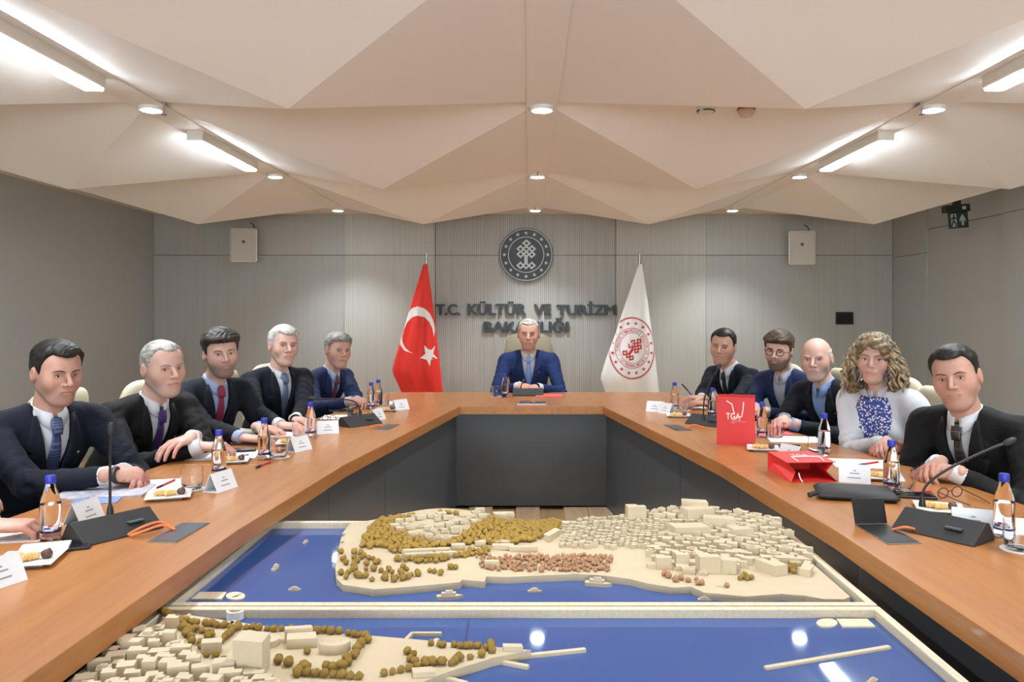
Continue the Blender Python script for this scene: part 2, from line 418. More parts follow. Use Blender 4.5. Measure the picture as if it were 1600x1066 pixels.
# emblem disc
ex, ez = sx(822), wz(398.5)
em = empty('wall_emblem', (ex, YW-.004, ez), 0, 'round charcoal wall emblem with sixteen stars and a knotted tree', 'emblem')
ER = 42.2*YW/F
def disc_y(mb, r, y0, y1, n=48):
    mb.xf(Matrix.Rotation(math.pi/2, 4, 'X')).lathe([(r, -y0), (r, -y1)], n); mb.xf(None)
mb = MB(); disc_y(mb, ER, 0, -.035); mb.build('disc', M['charcoal'], em, True)
def star(r, n=5, rot=math.pi/2, k=.4):
    return [((r if i % 2 == 0 else r*k)*math.cos(rot+math.pi*i/n), (r if i % 2 == 0 else r*k)*math.sin(rot+math.pi*i/n)) for i in range(2*n)]
def xz_prism(mb, P2, y0, y1):
    n = len(P2); c = (sum(p[0] for p in P2)/n, sum(p[1] for p in P2)/n)
    V = [(p[0], y1, p[1]) for p in P2]+[(p[0], y0, p[1]) for p in P2]+[(c[0], y1, c[1])]
    Fs = []
    for i in range(n): j = (i+1) % n; Fs += [(2*n, i, j), (i, n+i, n+j, j)]
    mb.add(V, Fs)
for i in range(16):
    a = math.pi/2+2*math.pi*i/16; mb = MB()
    xz_prism(mb, [(.80*ER*math.cos(a)+p[0], .80*ER*math.sin(a)+p[1]) for p in star(.078*ER)], -.035, -.040)
    mb.build('star', M['silver'], em)
mb = MB(); mb.tube([(.655*ER*math.cos(t), -.037, .655*ER*math.sin(t)) for t in np.linspace(0, 2*math.pi, 49)], .005, 6); mb.build('inner_ring', M['silver'], em)
mb = MB()
for i in range(72):
    a = 2*math.pi*i/72; b = a+.10
    mb.tube([(.935*ER*math.cos(a), -.036, .935*ER*math.sin(a)), (.97*ER*math.cos(b), -.036, .97*ER*math.sin(b))], .0045, 5)
mb.build('rope_border', M['silver'], em)
KNOT = [[(540, 402), (505, 378), (560, 332), (614, 380), (532, 448)], [(575, 447), (634, 497)], [(535, 500), (463, 424), (412, 470), (435, 492)],
        [(490, 492), (412, 560), (462, 608), (494, 580)], [(488, 535), (537, 578), (537, 715), (512, 735)], [(582, 575), (566, 592), (566, 715), (645, 793), (698, 745), (650, 697), (615, 730)],
        [(582, 765), (550, 795), (462, 697), (410, 745), (460, 793), (492, 765)], [(605, 468), (648, 424), (698, 470), (622, 547)], [(575, 535), (642, 612), (695, 565), (668, 538)], [(530, 545), (584, 495)]]
def stroke2d(P, w):
    """polyline -> list of quads in 2d"""
    Q = []
    for (a, b) in zip(P[:-1], P[1:]):
        d = (b[0]-a[0], b[1]-a[1]); l = math.hypot(*d); d = (d[0]/l, d[1]/l); nx, ny = -d[1]*w/2, d[0]*w/2; e = w/2
        Q.append([(a[0]-d[0]*e+nx, a[1]-d[1]*e+ny), (a[0]-d[0]*e-nx, a[1]-d[1]*e-ny), (b[0]+d[0]*e-nx, b[1]+d[1]*e-ny), (b[0]+d[0]*e+nx, b[1]+d[1]*e+ny)])
    return Q
mb = MB(); i = 0
for pl in KNOT:
    for q in stroke2d(pl, 26):
        i += 1; xz_prism(mb, [((x-553)/447*ER, -(y-568)/447*ER) for x, y in q][::-1], -.035, -.041-.00012*i)
mb.build('knot_tree', M['silver'], em)
# loudspeakers
M['spk'] = plain('speaker_shell', srgb(228, 222, 210), .5)
M['grille'] = plain('speaker_grille', srgb(196, 190, 180), .7, noise=.15, nscale=900, bump=.4)
def speaker(px, py, yaw, lab):
    Y = YW-.26; x, y, z = at(px, py, Y)
    o = empty('wall_speaker', (x, y, z), yaw, lab, 'speaker', 'wall loudspeakers')
    w, hh, d = .30, .385, .20
    mb = MB(); V = []
    for (yy, k) in ((-d/2, 1.0), (d/2, .62)):
        V += [(-w/2*k, yy, -hh/2*(.9 if k < 1 else 1)), (w/2*k, yy, -hh/2*(.9 if k < 1 else 1)), (w/2*k, yy, hh/2*(.9 if k < 1 else 1)), (-w/2*k, yy, hh/2*(.9 if k < 1 else 1))]
    mb.add(V, [(0, 1, 2, 3), (7, 6, 5, 4), (0, 4, 5, 1), (1, 5, 6, 2), (2, 6, 7, 3), (3, 7, 4, 0)]).build('cabinet', M['spk'], o, bevel=.022)
    MB().box((0, -d/2-.002, 0), (w-.035, .012, hh-.035), ch=.004).build('grille', M['grille'], o)
    MB().box((0, -d/2-.010, .035), (.03, .006, .03), ch=.002).mat(1).build('badge', M['charcoal'], o)
    MB().tube([(0, d/2-.02, 0), (0, d/2+.12, .0)], .022, 10).build('bracket', M['spk'], o, True)
    MB().tube([(.08, d/2-.03, .10), (.10, d/2+.02, .2), (.08, d/2+.05, .26), (.05, d/2+.10, .28)], .006, 6).build('cable', M['black'], o, True)
speaker(382, 384, R(14), 'white wall loudspeaker left of the lettering')
speaker(1252, 388, R(-14), 'white wall loudspeaker right of the lettering')
# touch panel on back wall
x, y, z = at(1319, 497.5, YW); tp = empty('wall_control_panel', (x, YW, z), 0, 'small black control screen on the back wall', 'control panel')
MB().box((0, -.012, 0), (.205, .024, .145), ch=.004).build('bezel', M['black'], tp); MB().box((0, -.026, 0), (.165, .004, .105)).build('screen', plain('dark_screen', srgb(18, 20, 22), .1), tp)
# exit sign
x, y, z = at(1497, 341, 7.5); xs = empty('exit_sign', (x, y, z), 0, 'dark emergency exit sign with running figure and arrow', 'sign')
xs.rotation_euler = (0, R(-5), 0)
MB().box((0, 0, -.02), (.178, .025, .148), ch=.003).build('panel', plain('exit_panel', srgb(40, 50, 46), .4), xs)
MB().box((-.012, 0, .09), (.235, .07, .07), ch=.004).build('housing', M['black'], xs)
MB().box((.02, .04, .14), (.03, .10, .16)).build('bracket', M['black'], xs)
M['exit_pale'] = plain('exit_print', srgb(168, 178, 168), .5)
mb = MB()
xz_prism(mb, [(.022, -.07), (.045, -.07), (.045, -.02), (.062, -.035), (.062, -.012), (.034, .035), (.005, -.012), (.005, -.035), (.022, -.02)], -.0125, -.0145); mb.build('arrow', M['exit_pale'], xs)
mb = MB(); xz_prism(mb, [(-.075, -.08), (-.022, -.08), (-.022, .042), (-.075, .042)], -.0125, -.0138); mb.build('doorway', M['exit_pale'], xs)
mb = MB(); mb.ball((-.045, -.014, .028), (.009, .002, .009), 10, 6)
for P_ in ([(-.046, .016), (-.052, -.028)], [(-.046, .012), (-.026, -.004)], [(-.05, .01), (-.068, -.008)], [(-.052, -.026), (-.034, -.05), (-.032, -.072)], [(-.052, -.026), (-.066, -.05), (-.07, -.072)]):
    for q in stroke2d(P_, .012): xz_prism(mb, q, -.0138, -.0152)
mb.build('running_figure', plain('exit_dark', srgb(40, 50, 46), .4), xs)
mb = MB(); mb.box((.045, -.036, .09), (.035, .003, .03)); mb.build('label_plate', M['exit_pale'], xs)

# ------------------------------------------------------------------ flags
def make_flag(name, lab, Y0, LE, RE, cloth, apex, finial):
    """LE / RE: (py, px) of left and right edge; a draped cone of cloth"""
    sc = Y0/F
    ly, lx = zip(*LE); ry, rx = zip(*RE)
    xl = lambda py: (np.interp(py, ly, lx)-PX)*sc
    xr = lambda py: (np.interp(py, ry, rx)-PX)*sc
    zof = lambda py: H-(py-490)*sc
    def clampx(px_x, py):
        a, b = xl(py), xr(py); m_ = (a+b)/2; w = (b-a)/2*.975; return max(m_-w, min(m_+w, px_x))
    def dep(px_x, py):
        a, b = xl(py), xr(py); w = (b-a)/2; t = max(-1, min(1, (px_x-(a+b)/2)/max(w, 1e-4)))
        f = max(0, min(1, (py-413)/120))
        return -(.42*w*math.sqrt(max(0, 1-t*t))+f*.018*math.sin(t*7+1.0+py*.004)*(1-t**4))
    o = empty(name, ((apex-PX)*sc, Y0, 0), 0, lab, 'flag', 'standing flags beside the lettering')
    ox = (apex-PX)*sc
    mb = MB(); ys = np.linspace(413, 735, 46); nt = 33; V = []; Fs = []
    for py in ys:
        a, b = xl(py), xr(py)
        for k in range(nt):
            t = -math.cos(math.pi*k/(nt-1)); xx = (a+b)/2+t*(b-a)/2; V.append((xx-ox, dep(xx, py), zof(py)))
        for k in range(nt-2, 0, -1):
            t = -math.cos(math.pi*k/(nt-1)); xx = (a+b)/2+t*(b-a)/2; V.append((xx-ox, .3*math.sqrt(1-t*t)*(b-a)/2, zof(py)))
    n = nt+nt-2
    for i in range(len(ys)-1):
        for k in range(n): l = (k+1) % n; Fs.append((i*n+k, (i+1)*n+k, (i+1)*n+l, i*n+l))
    c = mb.add(V, Fs).build('cloth', cloth, o, True, ang=80)
    MB().tube([(0, .05, .03), (0, .05, zof(finial))], .014, 10).build('pole', M['chrome'], o, True)
    MB().lathe([(.16, 0), (.16, .015), (.05, .03), (.02, .06)], 24, (0, .05, 0)).build('base', M['chrome'], o, True)
    def decal(polys, mat, nm, lift=.004):
        """polys: list of (V2 px, faces)"""
        m2 = MB()
        for V2, F2 in polys:
            m2.add([(clampx((x-PX)*sc, y)-ox, dep(clampx((x-PX)*sc, y), y)-lift, zof(y)) for x, y in V2], F2)
        return m2.build(nm, mat, c)
    return o, c, decal, zof
M['flag_red'] = fabric('flag_red', srgb(238, 54, 44), .42, 500, .04, sheen=.3)
M['flag_white'] = fabric('flag_white', srgb(248, 247, 245), .5, 500, .03, sheen=.2)
M['print_white'] = fabric('flag_print_white', srgb(240, 236, 232), .5, 500, .02)
M['print_red'] = fabric('flag_print_red', srgb(206, 62, 66), .5, 500, .03)
fo, fc, decal, zof = make_flag('flag', 'red flag with white crescent and star beside the lettering', 8.75,
    [(413, 661.5), (480, 641), (520, 629), (560, 617), (580, 612), (612, 627), (680, 645), (740, 652)], [(413, 668), (480, 677), (560, 687), (612, 692.5), (680, 699), (740, 700)], M['flag_red'], 665.5, 396)
cr = lambda P: [(620+a/4.44, 380+b/4.44) for a, b in P]
def dens(P, n):
    L = [0]
    for a, b in zip(P[:-1], P[1:]): L.append(L[-1]+math.dist(a, b))
    t = np.linspace(0, L[-1], n); return list(zip(np.interp(t, L, [p[0] for p in P]), np.interp(t, L, [p[1] for p in P])))
outer = dens(cr([(125, 762), (60, 745), (27, 705), (20, 660), (30, 610), (48, 560), (80, 490), (105, 452), (150, 440), (195, 452), (235, 490), (258, 545), (267, 600), (262, 655)]), 40)
inner = dens(cr([(125, 762), (95, 748), (65, 725), (45, 690), (40, 650), (50, 600), (75, 550), (112, 514), (150, 503), (200, 515), (230, 545), (250, 590), (262, 655)]), 40)
V2 = []; F2 = []
for i in range(40):
    for k in range(4): t = k/3; V2.append((outer[i][0]*(1-t)+inner[i][0]*t, outer[i][1]*(1-t)+inner[i][1]*t))
for i in range(39):
    for k in range(3): F2.append((i*4+k, i*4+k+1, i*4+k+5, i*4+k+4))
decal([(V2, F2)], M['print_white'], 'crescent')
sp = cr([(195, 705), (225, 735), (270, 713), (258, 765), (287, 800), (245, 803), (238, 850), (215, 805), (168, 795), (205, 765)])
c0 = (sum(p[0] for p in sp)/10, sum(p[1] for p in sp)/10); mid = [((p[0]+c0[0])/2, (p[1]+c0[1])/2) for p in sp]
decal([(sp+mid+[c0], [(i, (i+1) % 10, 10+(i+1) % 10, 10+i) for i in range(10)]+[(10+i, 10+(i+1) % 10, 20) for i in range(10)])], M['print_white'], 'star')
mb = MB(); mb.tube([(.022*math.cos(t)+.0, .05, zof(382)+.03*math.sin(t)) for t in np.linspace(.5, 2*math.pi-.1, 20)], .004, 6)
mb.build('finial', M['chrome'], fo)
go, gc, decal, zof = make_flag('flag', 'white flag with red round ministry emblem beside the lettering', 8.75,
    [(413, 998), (480, 975), (520, 962), (560, 947), (590, 938), (612, 945), (680, 963), (740, 968)], [(413, 1003), (470, 1012), (560, 1024), (612, 1029.5), (680, 1036), (740, 1038)], M['flag_white'], 1000.5, 397)
MB().ball((0, .05, zof(396)), .016, 10, 8).build('finial', M['chrome'], go, True)
ck = lambda a, b: (930+a/4.445, 380+b/4.445)
cx0, cy0 = 250, 727
def ringp(r1, r2, n=48):
    V2 = []; F2 = []
    for i in range(n):
        a = 2*math.pi*i/n
        for (rx_, ry_) in (r1, r2): V2.append(ck(cx0+rx_*math.cos(a), cy0+ry_*math.sin(a)))
    for i in range(n): j = (i+1) % n; F2.append((2*i, 2*i+1, 2*j+1, 2*j))
    return V2, F2
dl = [ringp((118, 140), (114.5, 136)), ringp((88, 108), (85, 104.5))]
for i in range(90):
    a = 2*math.pi*i/90; b = a+.055
    q = stroke2d([(cx0+154*math.cos(a), cy0+205*math.sin(a)), (cx0+160*math.cos(b), cy0+212*math.sin(b))], 6)[0]
    dl.append(([ck(*p) for p in q], [(0, 1, 2, 3)]))
for i in range(16):
    a = 2*math.pi*(i+.5)/16; P_ = [(cx0+136*math.cos(a)+p[0], cy0+172*math.sin(a)-p[1]) for p in star(15)]
    P_.append((cx0+136*math.cos(a), cy0+172*math.sin(a))); dl.append(([ck(*p) for p in P_], [(k_, (k_+1) % 10, 10) for k_ in range(10)]))
ca, sa = math.cos(R(38)), math.sin(R(38))
for pl in KNOT:
    for q in stroke2d(pl, 30):
        P_ = []
        for x_, y_ in q:
            u, v = (x_-553)*.30, (y_-562)*.34; P_.append(ck(cx0+8+u*ca-v*sa, cy0+u*sa+v*ca))
        dl.append((P_, [(0, 1, 2, 3)]))
txt = 'TÜRKİYE CUMHURİYETİ KÜLTÜR VE TURİZM BAKANLIĞI • '
gl = {}
for i, chh in enumerate(txt):
    if chh == ' ': continue
    if chh not in gl: gl[chh] = text_mesh(chh, .01, 1)
    Vt, Ft = gl[chh]; a = R(172)+2*math.pi*i/len(txt)
    mx_ = max(v[0] for v in Vt)/2; P_ = []
    for v in Vt:
        u, w_ = (v[0]-mx_)*22, -(v[1]-.35)*24; t = a+math.pi/2
        P_.append(ck(cx0+101*math.cos(a)+u*math.cos(t)-w_*math.sin(t), cy0+122*math.sin(a)+u*math.sin(t)+w_*math.cos(t)))
    dl.append((P_, Ft))
decal(dl, M['print_red'], 'printed_emblem')

# ------------------------------------------------------------------ the two architectural model trays
M['water'] = plain('model_water', srgb(54, 84, 142), .04, spec=.5)
M['block'] = plain('model_block', srgb(200, 184, 156), .6, noise=.05, nscale=30)
M['land'] = plain('model_land', srgb(196, 178, 148), .6, noise=.03, nscale=20)
M['tree'] = plain('model_tree', srgb(160, 128, 56), .85, noise=.2, nscale=400, bump=.6)
M['tree2'] = plain('model_tree_pink', srgb(186, 140, 104), .85, noise=.2, nscale=400, bump=.6)
RZ, WZ = .66, .638
def inpoly(x, y, P):
    c = False; n = len(P); j = n-1
    for i in range(n):
        if (P[i][1] > y) != (P[j][1] > y) and x < (P[j][0]-P[i][0])*(y-P[i][1])/(P[j][1]-P[i][1])+P[i][0]: c = not c
        j = i
    return c
def tray(name, lab, y0, y1):
    o = empty(name, (-.02, (y0+y1)/2, 0), 0, lab, 'scale model', 'wooden city model trays')
    w, d = 1.815, y1-y0; t = .022
    for (c, dd, m) in (((0, -d/2+t/2, RZ-.045), (w, t, .09), 'maple2'), ((0, d/2-t/2, RZ-.045), (w, t, .09), 'maple2'), ((-w/2+t/2, 0, RZ-.045), (t, d-2*t-.001, .09), 'maple'), ((w/2-t/2, 0, RZ-.045), (t, d-2*t-.001, .09), 'maple')):
        MB().box(c, dd, ch=.0015).build('rail', M[m], o)
    MB().box((0, 0, .285), (w-.10, d-.10, .57)).build('plinth', M['black'], o)
    MB().box((0, 0, (WZ+.57)/2), (w-2*t-.002, d-2*t-.002, WZ-.57)).build('water', M['water'], o)
    return o
treeM = MB().ball((0, 0, .55), (.5, .5, .5), 8, 6); treeM.tube([(0, 0, -.15), (0, 0, .3)], .08, 5)
tms = {}
def tree_meshes(key, mat):
    out = []
    for v in range(3):
        r2 = random.Random(v); me = treeM.mesh('tree'); me.materials.append(mat)
        for vv in me.vertices: vv.co *= 1+r2.uniform(-.12, .12)
        shade(me, 60); out.append(me)
    tms[key] = out
tree_meshes('g', M['tree']); tree_meshes('p', M['tree2'])
def block_mesh(seed):
    r2 = random.Random(seed); mb = MB()
    q = [(-.5+r2.uniform(0, .12), -.5+r2.uniform(0, .12)), (.5-r2.uniform(0, .12), -.5+r2.uniform(0, .15)), (.5-r2.uniform(0, .1), .5-r2.uniform(0, .15)), (-.5+r2.uniform(0, .12), .5-r2.uniform(0, .1))]
    if seed % 3 == 0: q = [q[0], q[1], (q[1][0], .1), (.12, .12), (.1, q[2][1]), q[3]]
    mb.prism(q, 0, 1)
    if seed % 4 == 1: mb.prism([(x*.5, y*.5) for x, y in q[:4]], 1, 1.25)
    me = mb.mesh('building_block'); me.materials.append(M['block']); return me
BM = [block_mesh(i) for i in range(8)]
class Filler:
    """puts model trees and blocks on a tray: the first 300 of each as parts, the rest joined as stuff"""
    def __init__(s, o, hf): s.o = o; s.hf = hf; s.items = {'tree': [], 'building_block': []}
    def put(s, kind, me, x, y, sc_, rz=0, dz=0.0):
        s.items[kind].append((me, x, y, sc_, rz, dz))
    def done(s):
        for kind, L in s.items.items():
            L.sort(key=lambda e: e[2]); rest = []
            for i, (me, x, y, sc_, rz, dz) in enumerate(L):
                loc = (x-s.o.location.x, y-s.o.location.y, s.hf(x, y)+dz-.001)
                if i < 300:
                    q = bpy.data.objects.new(kind, me); link(q, s.o); q.location = loc; q.scale = sc_; q.rotation_euler = (0, 0, rz)
                else: rest.append((me, loc, sc_, rz))
            if rest:
                mb = MB(); mats = []
                for me, loc, sc_, rz in rest:
                    m = me.materials[0]
                    if m not in mats: mats.append(m)
                    mb.mat(mats.index(m)); mb.xf(Matrix.LocRotScale(Vector(loc), Euler((0, 0, rz)), Vector(sc_)))
                    mb.add([tuple(v.co) for v in me.vertices], [tuple(p.vertices) for p in me.polygons])
                mb.build(kind+'s_far', mats, s.o, True, ang=50)['kind'] = 'stuff'
G = lambda P, z=RZ: [on(a, b, z)[:2] for a, b in P]
def land_mesh(o, poly, hf, name='land', step=.02):
    """land slab with a relief: outline skirt + inner grid"""
    P = [(x-o.location.x, y-o.location.y) for x, y in poly]
    MB().prism(P, WZ-.002, LZ).build(name, M['land'], o)
LZ = .657
rg = random.Random(3)
# far tray: peninsula with wooded hill and dense town
t1 = tray('city_model', 'wooden city model with wooded hill and dense blocks on blue water, farther tray', 2.03, 2.855)
coast1 = G([(555, 813), (545, 822), (533, 840), (527, 865), (524, 888), (526, 904), (536, 914), (585, 921), (640, 917), (718, 910), (722, 906), (757, 909), (760, 901), (790, 902), (900, 897), (948, 900), (985, 905), (1012, 912), (1050, 918), (1080, 917), (1100, 926), (1165, 932), (1222, 928), (1258, 931), (1290, 938), (1330, 946)], LZ)
coast1 = [(max(-.88, x), min(max(2.08, y), 2.81)) for x, y in coast1]
land1 = coast1+[(.845, 2.10), (.845, 2.81)]
def hf1(x, y):
    hx, hy = on(690, 826, RZ)[:2]
    g1 = .065*math.exp(-((x-hx)/.24)**2-((y-hy)/.20)**2)
    bx, by = on(1090, 815, RZ)[:2]
    g2 = .05*math.exp(-((x-bx)/.33)**2-((y-by)/.26)**2)
    return LZ+.0008+g1+g2
land_mesh(t1, land1, None)
mb = MB(); nx, ny = 110, 54; V = []; Fs = []; INS = []
for j in range(ny+1):
    for i in range(nx+1):
        x = -.62+i/nx*1.46; y = 2.10+j/ny*.71
        INS.append(inpoly(x, y, land1)); V.append((x+.02, y-t1.location.y, hf1(x, y)-.0012))
for j in range(ny):
    for i in range(nx):
        a = j*(nx+1)+i
        if INS[a] and INS[a+1] and INS[a+nx+1] and INS[a+nx+2]: Fs.append((a, a+1, a+nx+2, a+nx+1))
mb.add(V, Fs).build('hill', M['land'], t1, True, ang=80)
f1 = Filler(t1, hf1)
c2 = lambda P: [(500+a/4, 780+b/4) for a, b in P]
c3 = lambda P: [(860+a*.325, 780+b*.325) for a, b in P]
def unproj(P, hf):
    """pixel outline -> tray coordinates, taking the relief into account"""
    out = []
    for a, b in P:
        z = LZ
        for _ in range(6):
            x, y, _z = on(a, b, z); z = hf(x, y)
        out.append((x, min(y, 2.81)))
    return out
def scatter(fl, poly, pitch, kind, key, size, jit=.35, prob=1.0, avoid=()):
    x0, x1 = min(p[0] for p in poly), max(p[0] for p in poly); y0, y1 = min(p[1] for p in poly), max(p[1] for p in poly)
    y = y0; r = 0
    while y <= y1:
        x = x0+(pitch/2 if r % 2 else 0)
        while x <= x1:
            a, b = x+rg.uniform(-jit, jit)*pitch, y+rg.uniform(-jit, jit)*pitch
            if inpoly(a, b, poly) and rg.random() < prob and not any(inpoly(a, b, q) for q in avoid):
                s_ = size*rg.uniform(.8, 1.2); fl.put('tree', rg.choice(tms[key]), a, b, (s_, s_, s_*.8), rg.uniform(0, 6))
            x += pitch
        y += pitch*.87; r += 1
def blocks(fl, poly, pitch, hmin, hmax, rot=0.0, avoid=(), prob=.95, fillf=.86):
    x0, x1 = min(p[0] for p in poly)-.1, max(p[0] for p in poly)+.1; y0, y1 = min(p[1] for p in poly)-.1, max(p[1] for p in poly)+.1
    cx_, cy_ = (x0+x1)/2, (y0+y1)/2; n = int(max(x1-x0, y1-y0)/pitch)+2
    cs, sn = math.cos(rot), math.sin(rot)
    for i in range(-n, n):
        for j in range(-n, n):
            u, v = (i+.5*(j % 2))*pitch, j*pitch*.8
            a, b = cx_+u*cs-v*sn, cy_+u*sn+v*cs
            w_, d_ = pitch*rg.uniform(.62, fillf*1.25), pitch*.8*rg.uniform(.65, fillf*1.1)
            if inpoly(a, b, poly) and rg.random() < prob and not any(inpoly(a, b, q) for q in avoid):
                fl.put('building_block', rg.choice(BM), a, b, (w_, d_, rg.uniform(hmin, hmax)), rot+rg.uniform(-.2, .2))
palace = unproj(c2([(420, 185), (640, 90), (830, 105), (1050, 85), (1040, 140), (900, 180), (780, 210), (630, 215)]), hf1)
wood1 = unproj(c2([(300, 200), (360, 140), (560, 110), (1010, 118), (1510, 140), (1500, 200), (1280, 282), (900, 285), (500, 350), (360, 305), (250, 315)]), hf1)
lower = unproj(c2([(130, 325), (250, 330), (450, 425), (600, 440), (870, 430), (780, 490), (420, 520), (330, 525), (120, 495)]), hf1)
row1 = unproj(c2([(480, 375), (1060, 320), (1080, 345), (640, 410), (470, 390)]), hf1)
park = unproj(c2([(960, 365), (1600, 350), (1840, 360), (1800, 455), (1160, 455), (1000, 440)]), hf1)
town = unproj(c3([(70, 120), (200, 85), (380, 70), (640, 55), (980, 58), (1040, 80), (1270, 280), (1180, 320), (960, 330), (900, 365), (700, 365), (480, 335), (470, 240), (110, 235), (40, 235)]), hf1)
scatter(f1, wood1, .0165, 'tree', 'g', .0195, avoid=[palace]); scatter(f1, lower, .022, 'tree', 'g', .0185, prob=.5); scatter(f1, row1, .017, 'tree', 'g', .017)
scatter(f1, park, .0145, 'tree', 'p', .013, prob=.8)
scatter(f1, unproj(c3([(540, 365), (900, 430), (880, 445), (520, 385)]), hf1), .03, 'tree', 'p', .018); scatter(f1, unproj(c3([(1140, 330), (1190, 320), (1190, 360), (1130, 355)]), hf1), .018, 'tree', 'g', .017)
scatter(f1, unproj(c3([(905, 370), (975, 372), (970, 395), (905, 392)]), hf1), .014, 'tree', 'g', .016)
blocks(f1, palace, .035, .008, .02, .2, prob=.8)
half = [p for p in town]
tl = unproj(c3([(40, 235), (70, 120), (200, 85), (480, 70), (560, 150), (560, 200), (470, 240), (110, 240)]), hf1)
blocks(f1, tl, .024, .008, .018, .35); blocks(f1, town, .040, .010, .022, -.25, avoid=[tl], fillf=.95)
for (a, b, w_, d_, hh_, rz) in ((404, 90, .075, .05, .05, .1), (680, 62, .10, .05, .05, -.2), (755, 350, .07, .05, .05, .1), (850, 350, .06, .045, .04, -.3), (540, 330, .05, .04, .035, 0), (630, 325, .045, .035, .04, 0),
                                (700, 100, .11, .06, .045, .3), (660, 165, .13, .07, .03, .15), (805, 130, .12, .05, .035, -.3), (905, 175, .08, .07, .03, .2), (1235, 350, .035, .10, .02, -.5), (1060, 350, .05, .09, .03, .5), (1120, 305, .16, .02, .018, -.25)):
    x, y = unproj(c3([(a, b)]), hf1)[0]; f1.put('building_block', BM[0] if w_ < .1 else BM[2], x, min(y, 2.77), (w_, d_, hh_), rz)
for (a, b, w_, d_, hh_, rz) in ((650, 350, .16, .02, .02, .18), (680, 365, .18, .018, .016, .16), (860, 305, .05, .03, .014, .05), (1000, 285, .04, .03, .014, 0), (1110, 280, .08, .02, .012, .03), (1140, 310, .08, .03, .014, .03), (1260, 325, .10, .02, .016, .03), (1070, 425, .05, .02, .02, 0),
                                (1450, 240, .03, .10, .02, -.5), (1120, 120, .05, .04, .02, .2), (1180, 108, .04, .03, .02, .1)):
    x, y = unproj(c2([(a, b)]), hf1)[0]; f1.put('building_block', BM[2], x, y, (w_, d_, hh_), rz)
f1.done()
def boat(o, px, py, l, rz, z=WZ, n='model_boat'):
    x, y, _ = on(px, py, z); mb = MB(); w = l*.26
    mb.prism([(-l/2, -w/2), (l*.25, -w/2), (l/2, 0), (l*.25, w/2), (-l/2, w/2)], 0, l*.14)
    mb.box((-l*.05, 0, l*.19), (l*.55, w*.7, l*.12)); mb.box((-l*.03, 0, l*.28), (l*.28, w*.45, l*.09))
    b = mb.build(n, M['block'], o); b.location = (x-o.location.x, y-o.location.y, z); b.rotation_euler = (0, 0, rz)
for (px, py, l, rz) in ((478, 848, .03, 1.3), (431, 889, .045, 1.5), (461, 923, .035, .1), (703, 936, .07, .1), (836, 926, .04, .0), (935, 916, .075, -.25), (1101, 939, .035, -.1), (1126, 928, .07, -.15), (972, 903, .06, .3)): boat(t1, px, py, l, rz)
def plate(o, P, z0, z1, n, m='maple2'):
    MB().prism([(x-o.location.x, y-o.location.y) for x, y in G(P, z1)], z0, z1).build(n, M[m], o)
def oval(cx_, cy_, rx_, ry_, n=24): return [(cx_+rx_*math.cos(2*math.pi*i/n), cy_+ry_*math.sin(2*math.pi*i/n)) for i in range(n)]
plate(t1, [(312, 925), (354, 925), (346, 936), (298, 936)], WZ, WZ+.004, 'legend_plate'); plate(t1, oval(368, 931, 15, 6), WZ, WZ+.004, 'compass_plate')
mb = MB(); mb.prism([(x+.02, y-t1.location.y) for x, y in G([(362, 933), (377, 928), (370, 932)], WZ+.005)], WZ+.004, WZ+.005); mb.build('compass_needle', M['charcoal'], t1)
plate(t1, [(470, 943), (500, 942.5), (540, 941.8), (580, 943.5), (590, 950), (460, 950)], WZ-.01, WZ+.006, 'far_shore')

# near tray: quarter with squares, trees and a pointed quay
t2 = tray('city_model', 'wooden city model with quay, round courts and breakwater on blue water, nearer tray', 1.06, 2.022)
land2 = G([(262, 957), (300, 962), (370, 972), (430, 981), (500, 988), (575, 993), (680, 1002), (760, 1010), (830, 1016), (770, 1028), (700, 1050), (660, 1066), (640, 1110), (40, 1150), (100, 1066), (250, 952)], LZ)
land2 = [(max(-.885, x), min(max(1.11, y), 1.978)) for x, y in land2]
hf2 = lambda x, y: LZ
land_mesh(t2, land2, None); f2 = Filler(t2, hf2)
def trow(P, pitch, size, key='g', w=0):
    Q = G(P, LZ)
    for a, b in zip(Q[:-1], Q[1:]):
        n = max(1, int(math.dist(a, b)/(pitch*.8)))
        for i in range(n):
            t = i/n; s_ = size*.78*rg.uniform(.85, 1.15)
            f2.put('tree', rg.choice(tms[key]), a[0]+(b[0]-a[0])*t+rg.uniform(-w, w), a[1]+(b[1]-a[1])*t+rg.uniform(-w, w), (s_, s_, s_*.8), rg.uniform(0, 6))
trow([(252, 957), (285, 978), (300, 1008)], .016, .026, w=.008); trow([(262, 960), (290, 985)], .02, .022)
trow([(290, 974), (350, 982), (430, 986), (520, 990), (575, 998)], .02, .024, w=.004); trow([(372, 982), (340, 1010)], .018, .024); trow([(296, 986), (330, 992)], .018, .024, w=.01); trow([(335, 990), (318, 1010), (305, 1022)], .018, .022, w=.01)
trow([(575, 1000), (530, 1052)], .02, .028, w=.006); trow([(430, 1034), (470, 1042), (470, 1066)], .022, .028, w=.012); trow([(480, 1056), (575, 1062)], .022, .024); trow([(322, 1028), (360, 1034)], .02, .022, w=.006)
trow([(675, 1008), (770, 1016)], .018, .022, w=.006); trow([(640, 1022), (650, 1040), (700, 1040), (720, 1026)], .02, .026, w=.008); trow([(735, 1030), (770, 1022)], .024, .022); trow([(600, 1056), (640, 1048), (700, 1034)], .02, .022); trow([(766, 1008), (770, 1024)], .016, .026); trow([(480, 1022), (484, 1030)], .02, .022); trow([(510, 1046), (530, 1052)], .018, .028)
quarter = G([(252, 968), (275, 985), (300, 1020), (330, 1040), (420, 1060), (460, 1085), (520, 1120), (90, 1120), (130, 1060), (235, 972)], LZ)
blocks(f2, quarter, .044, .015, .034, .15, fillf=.92)
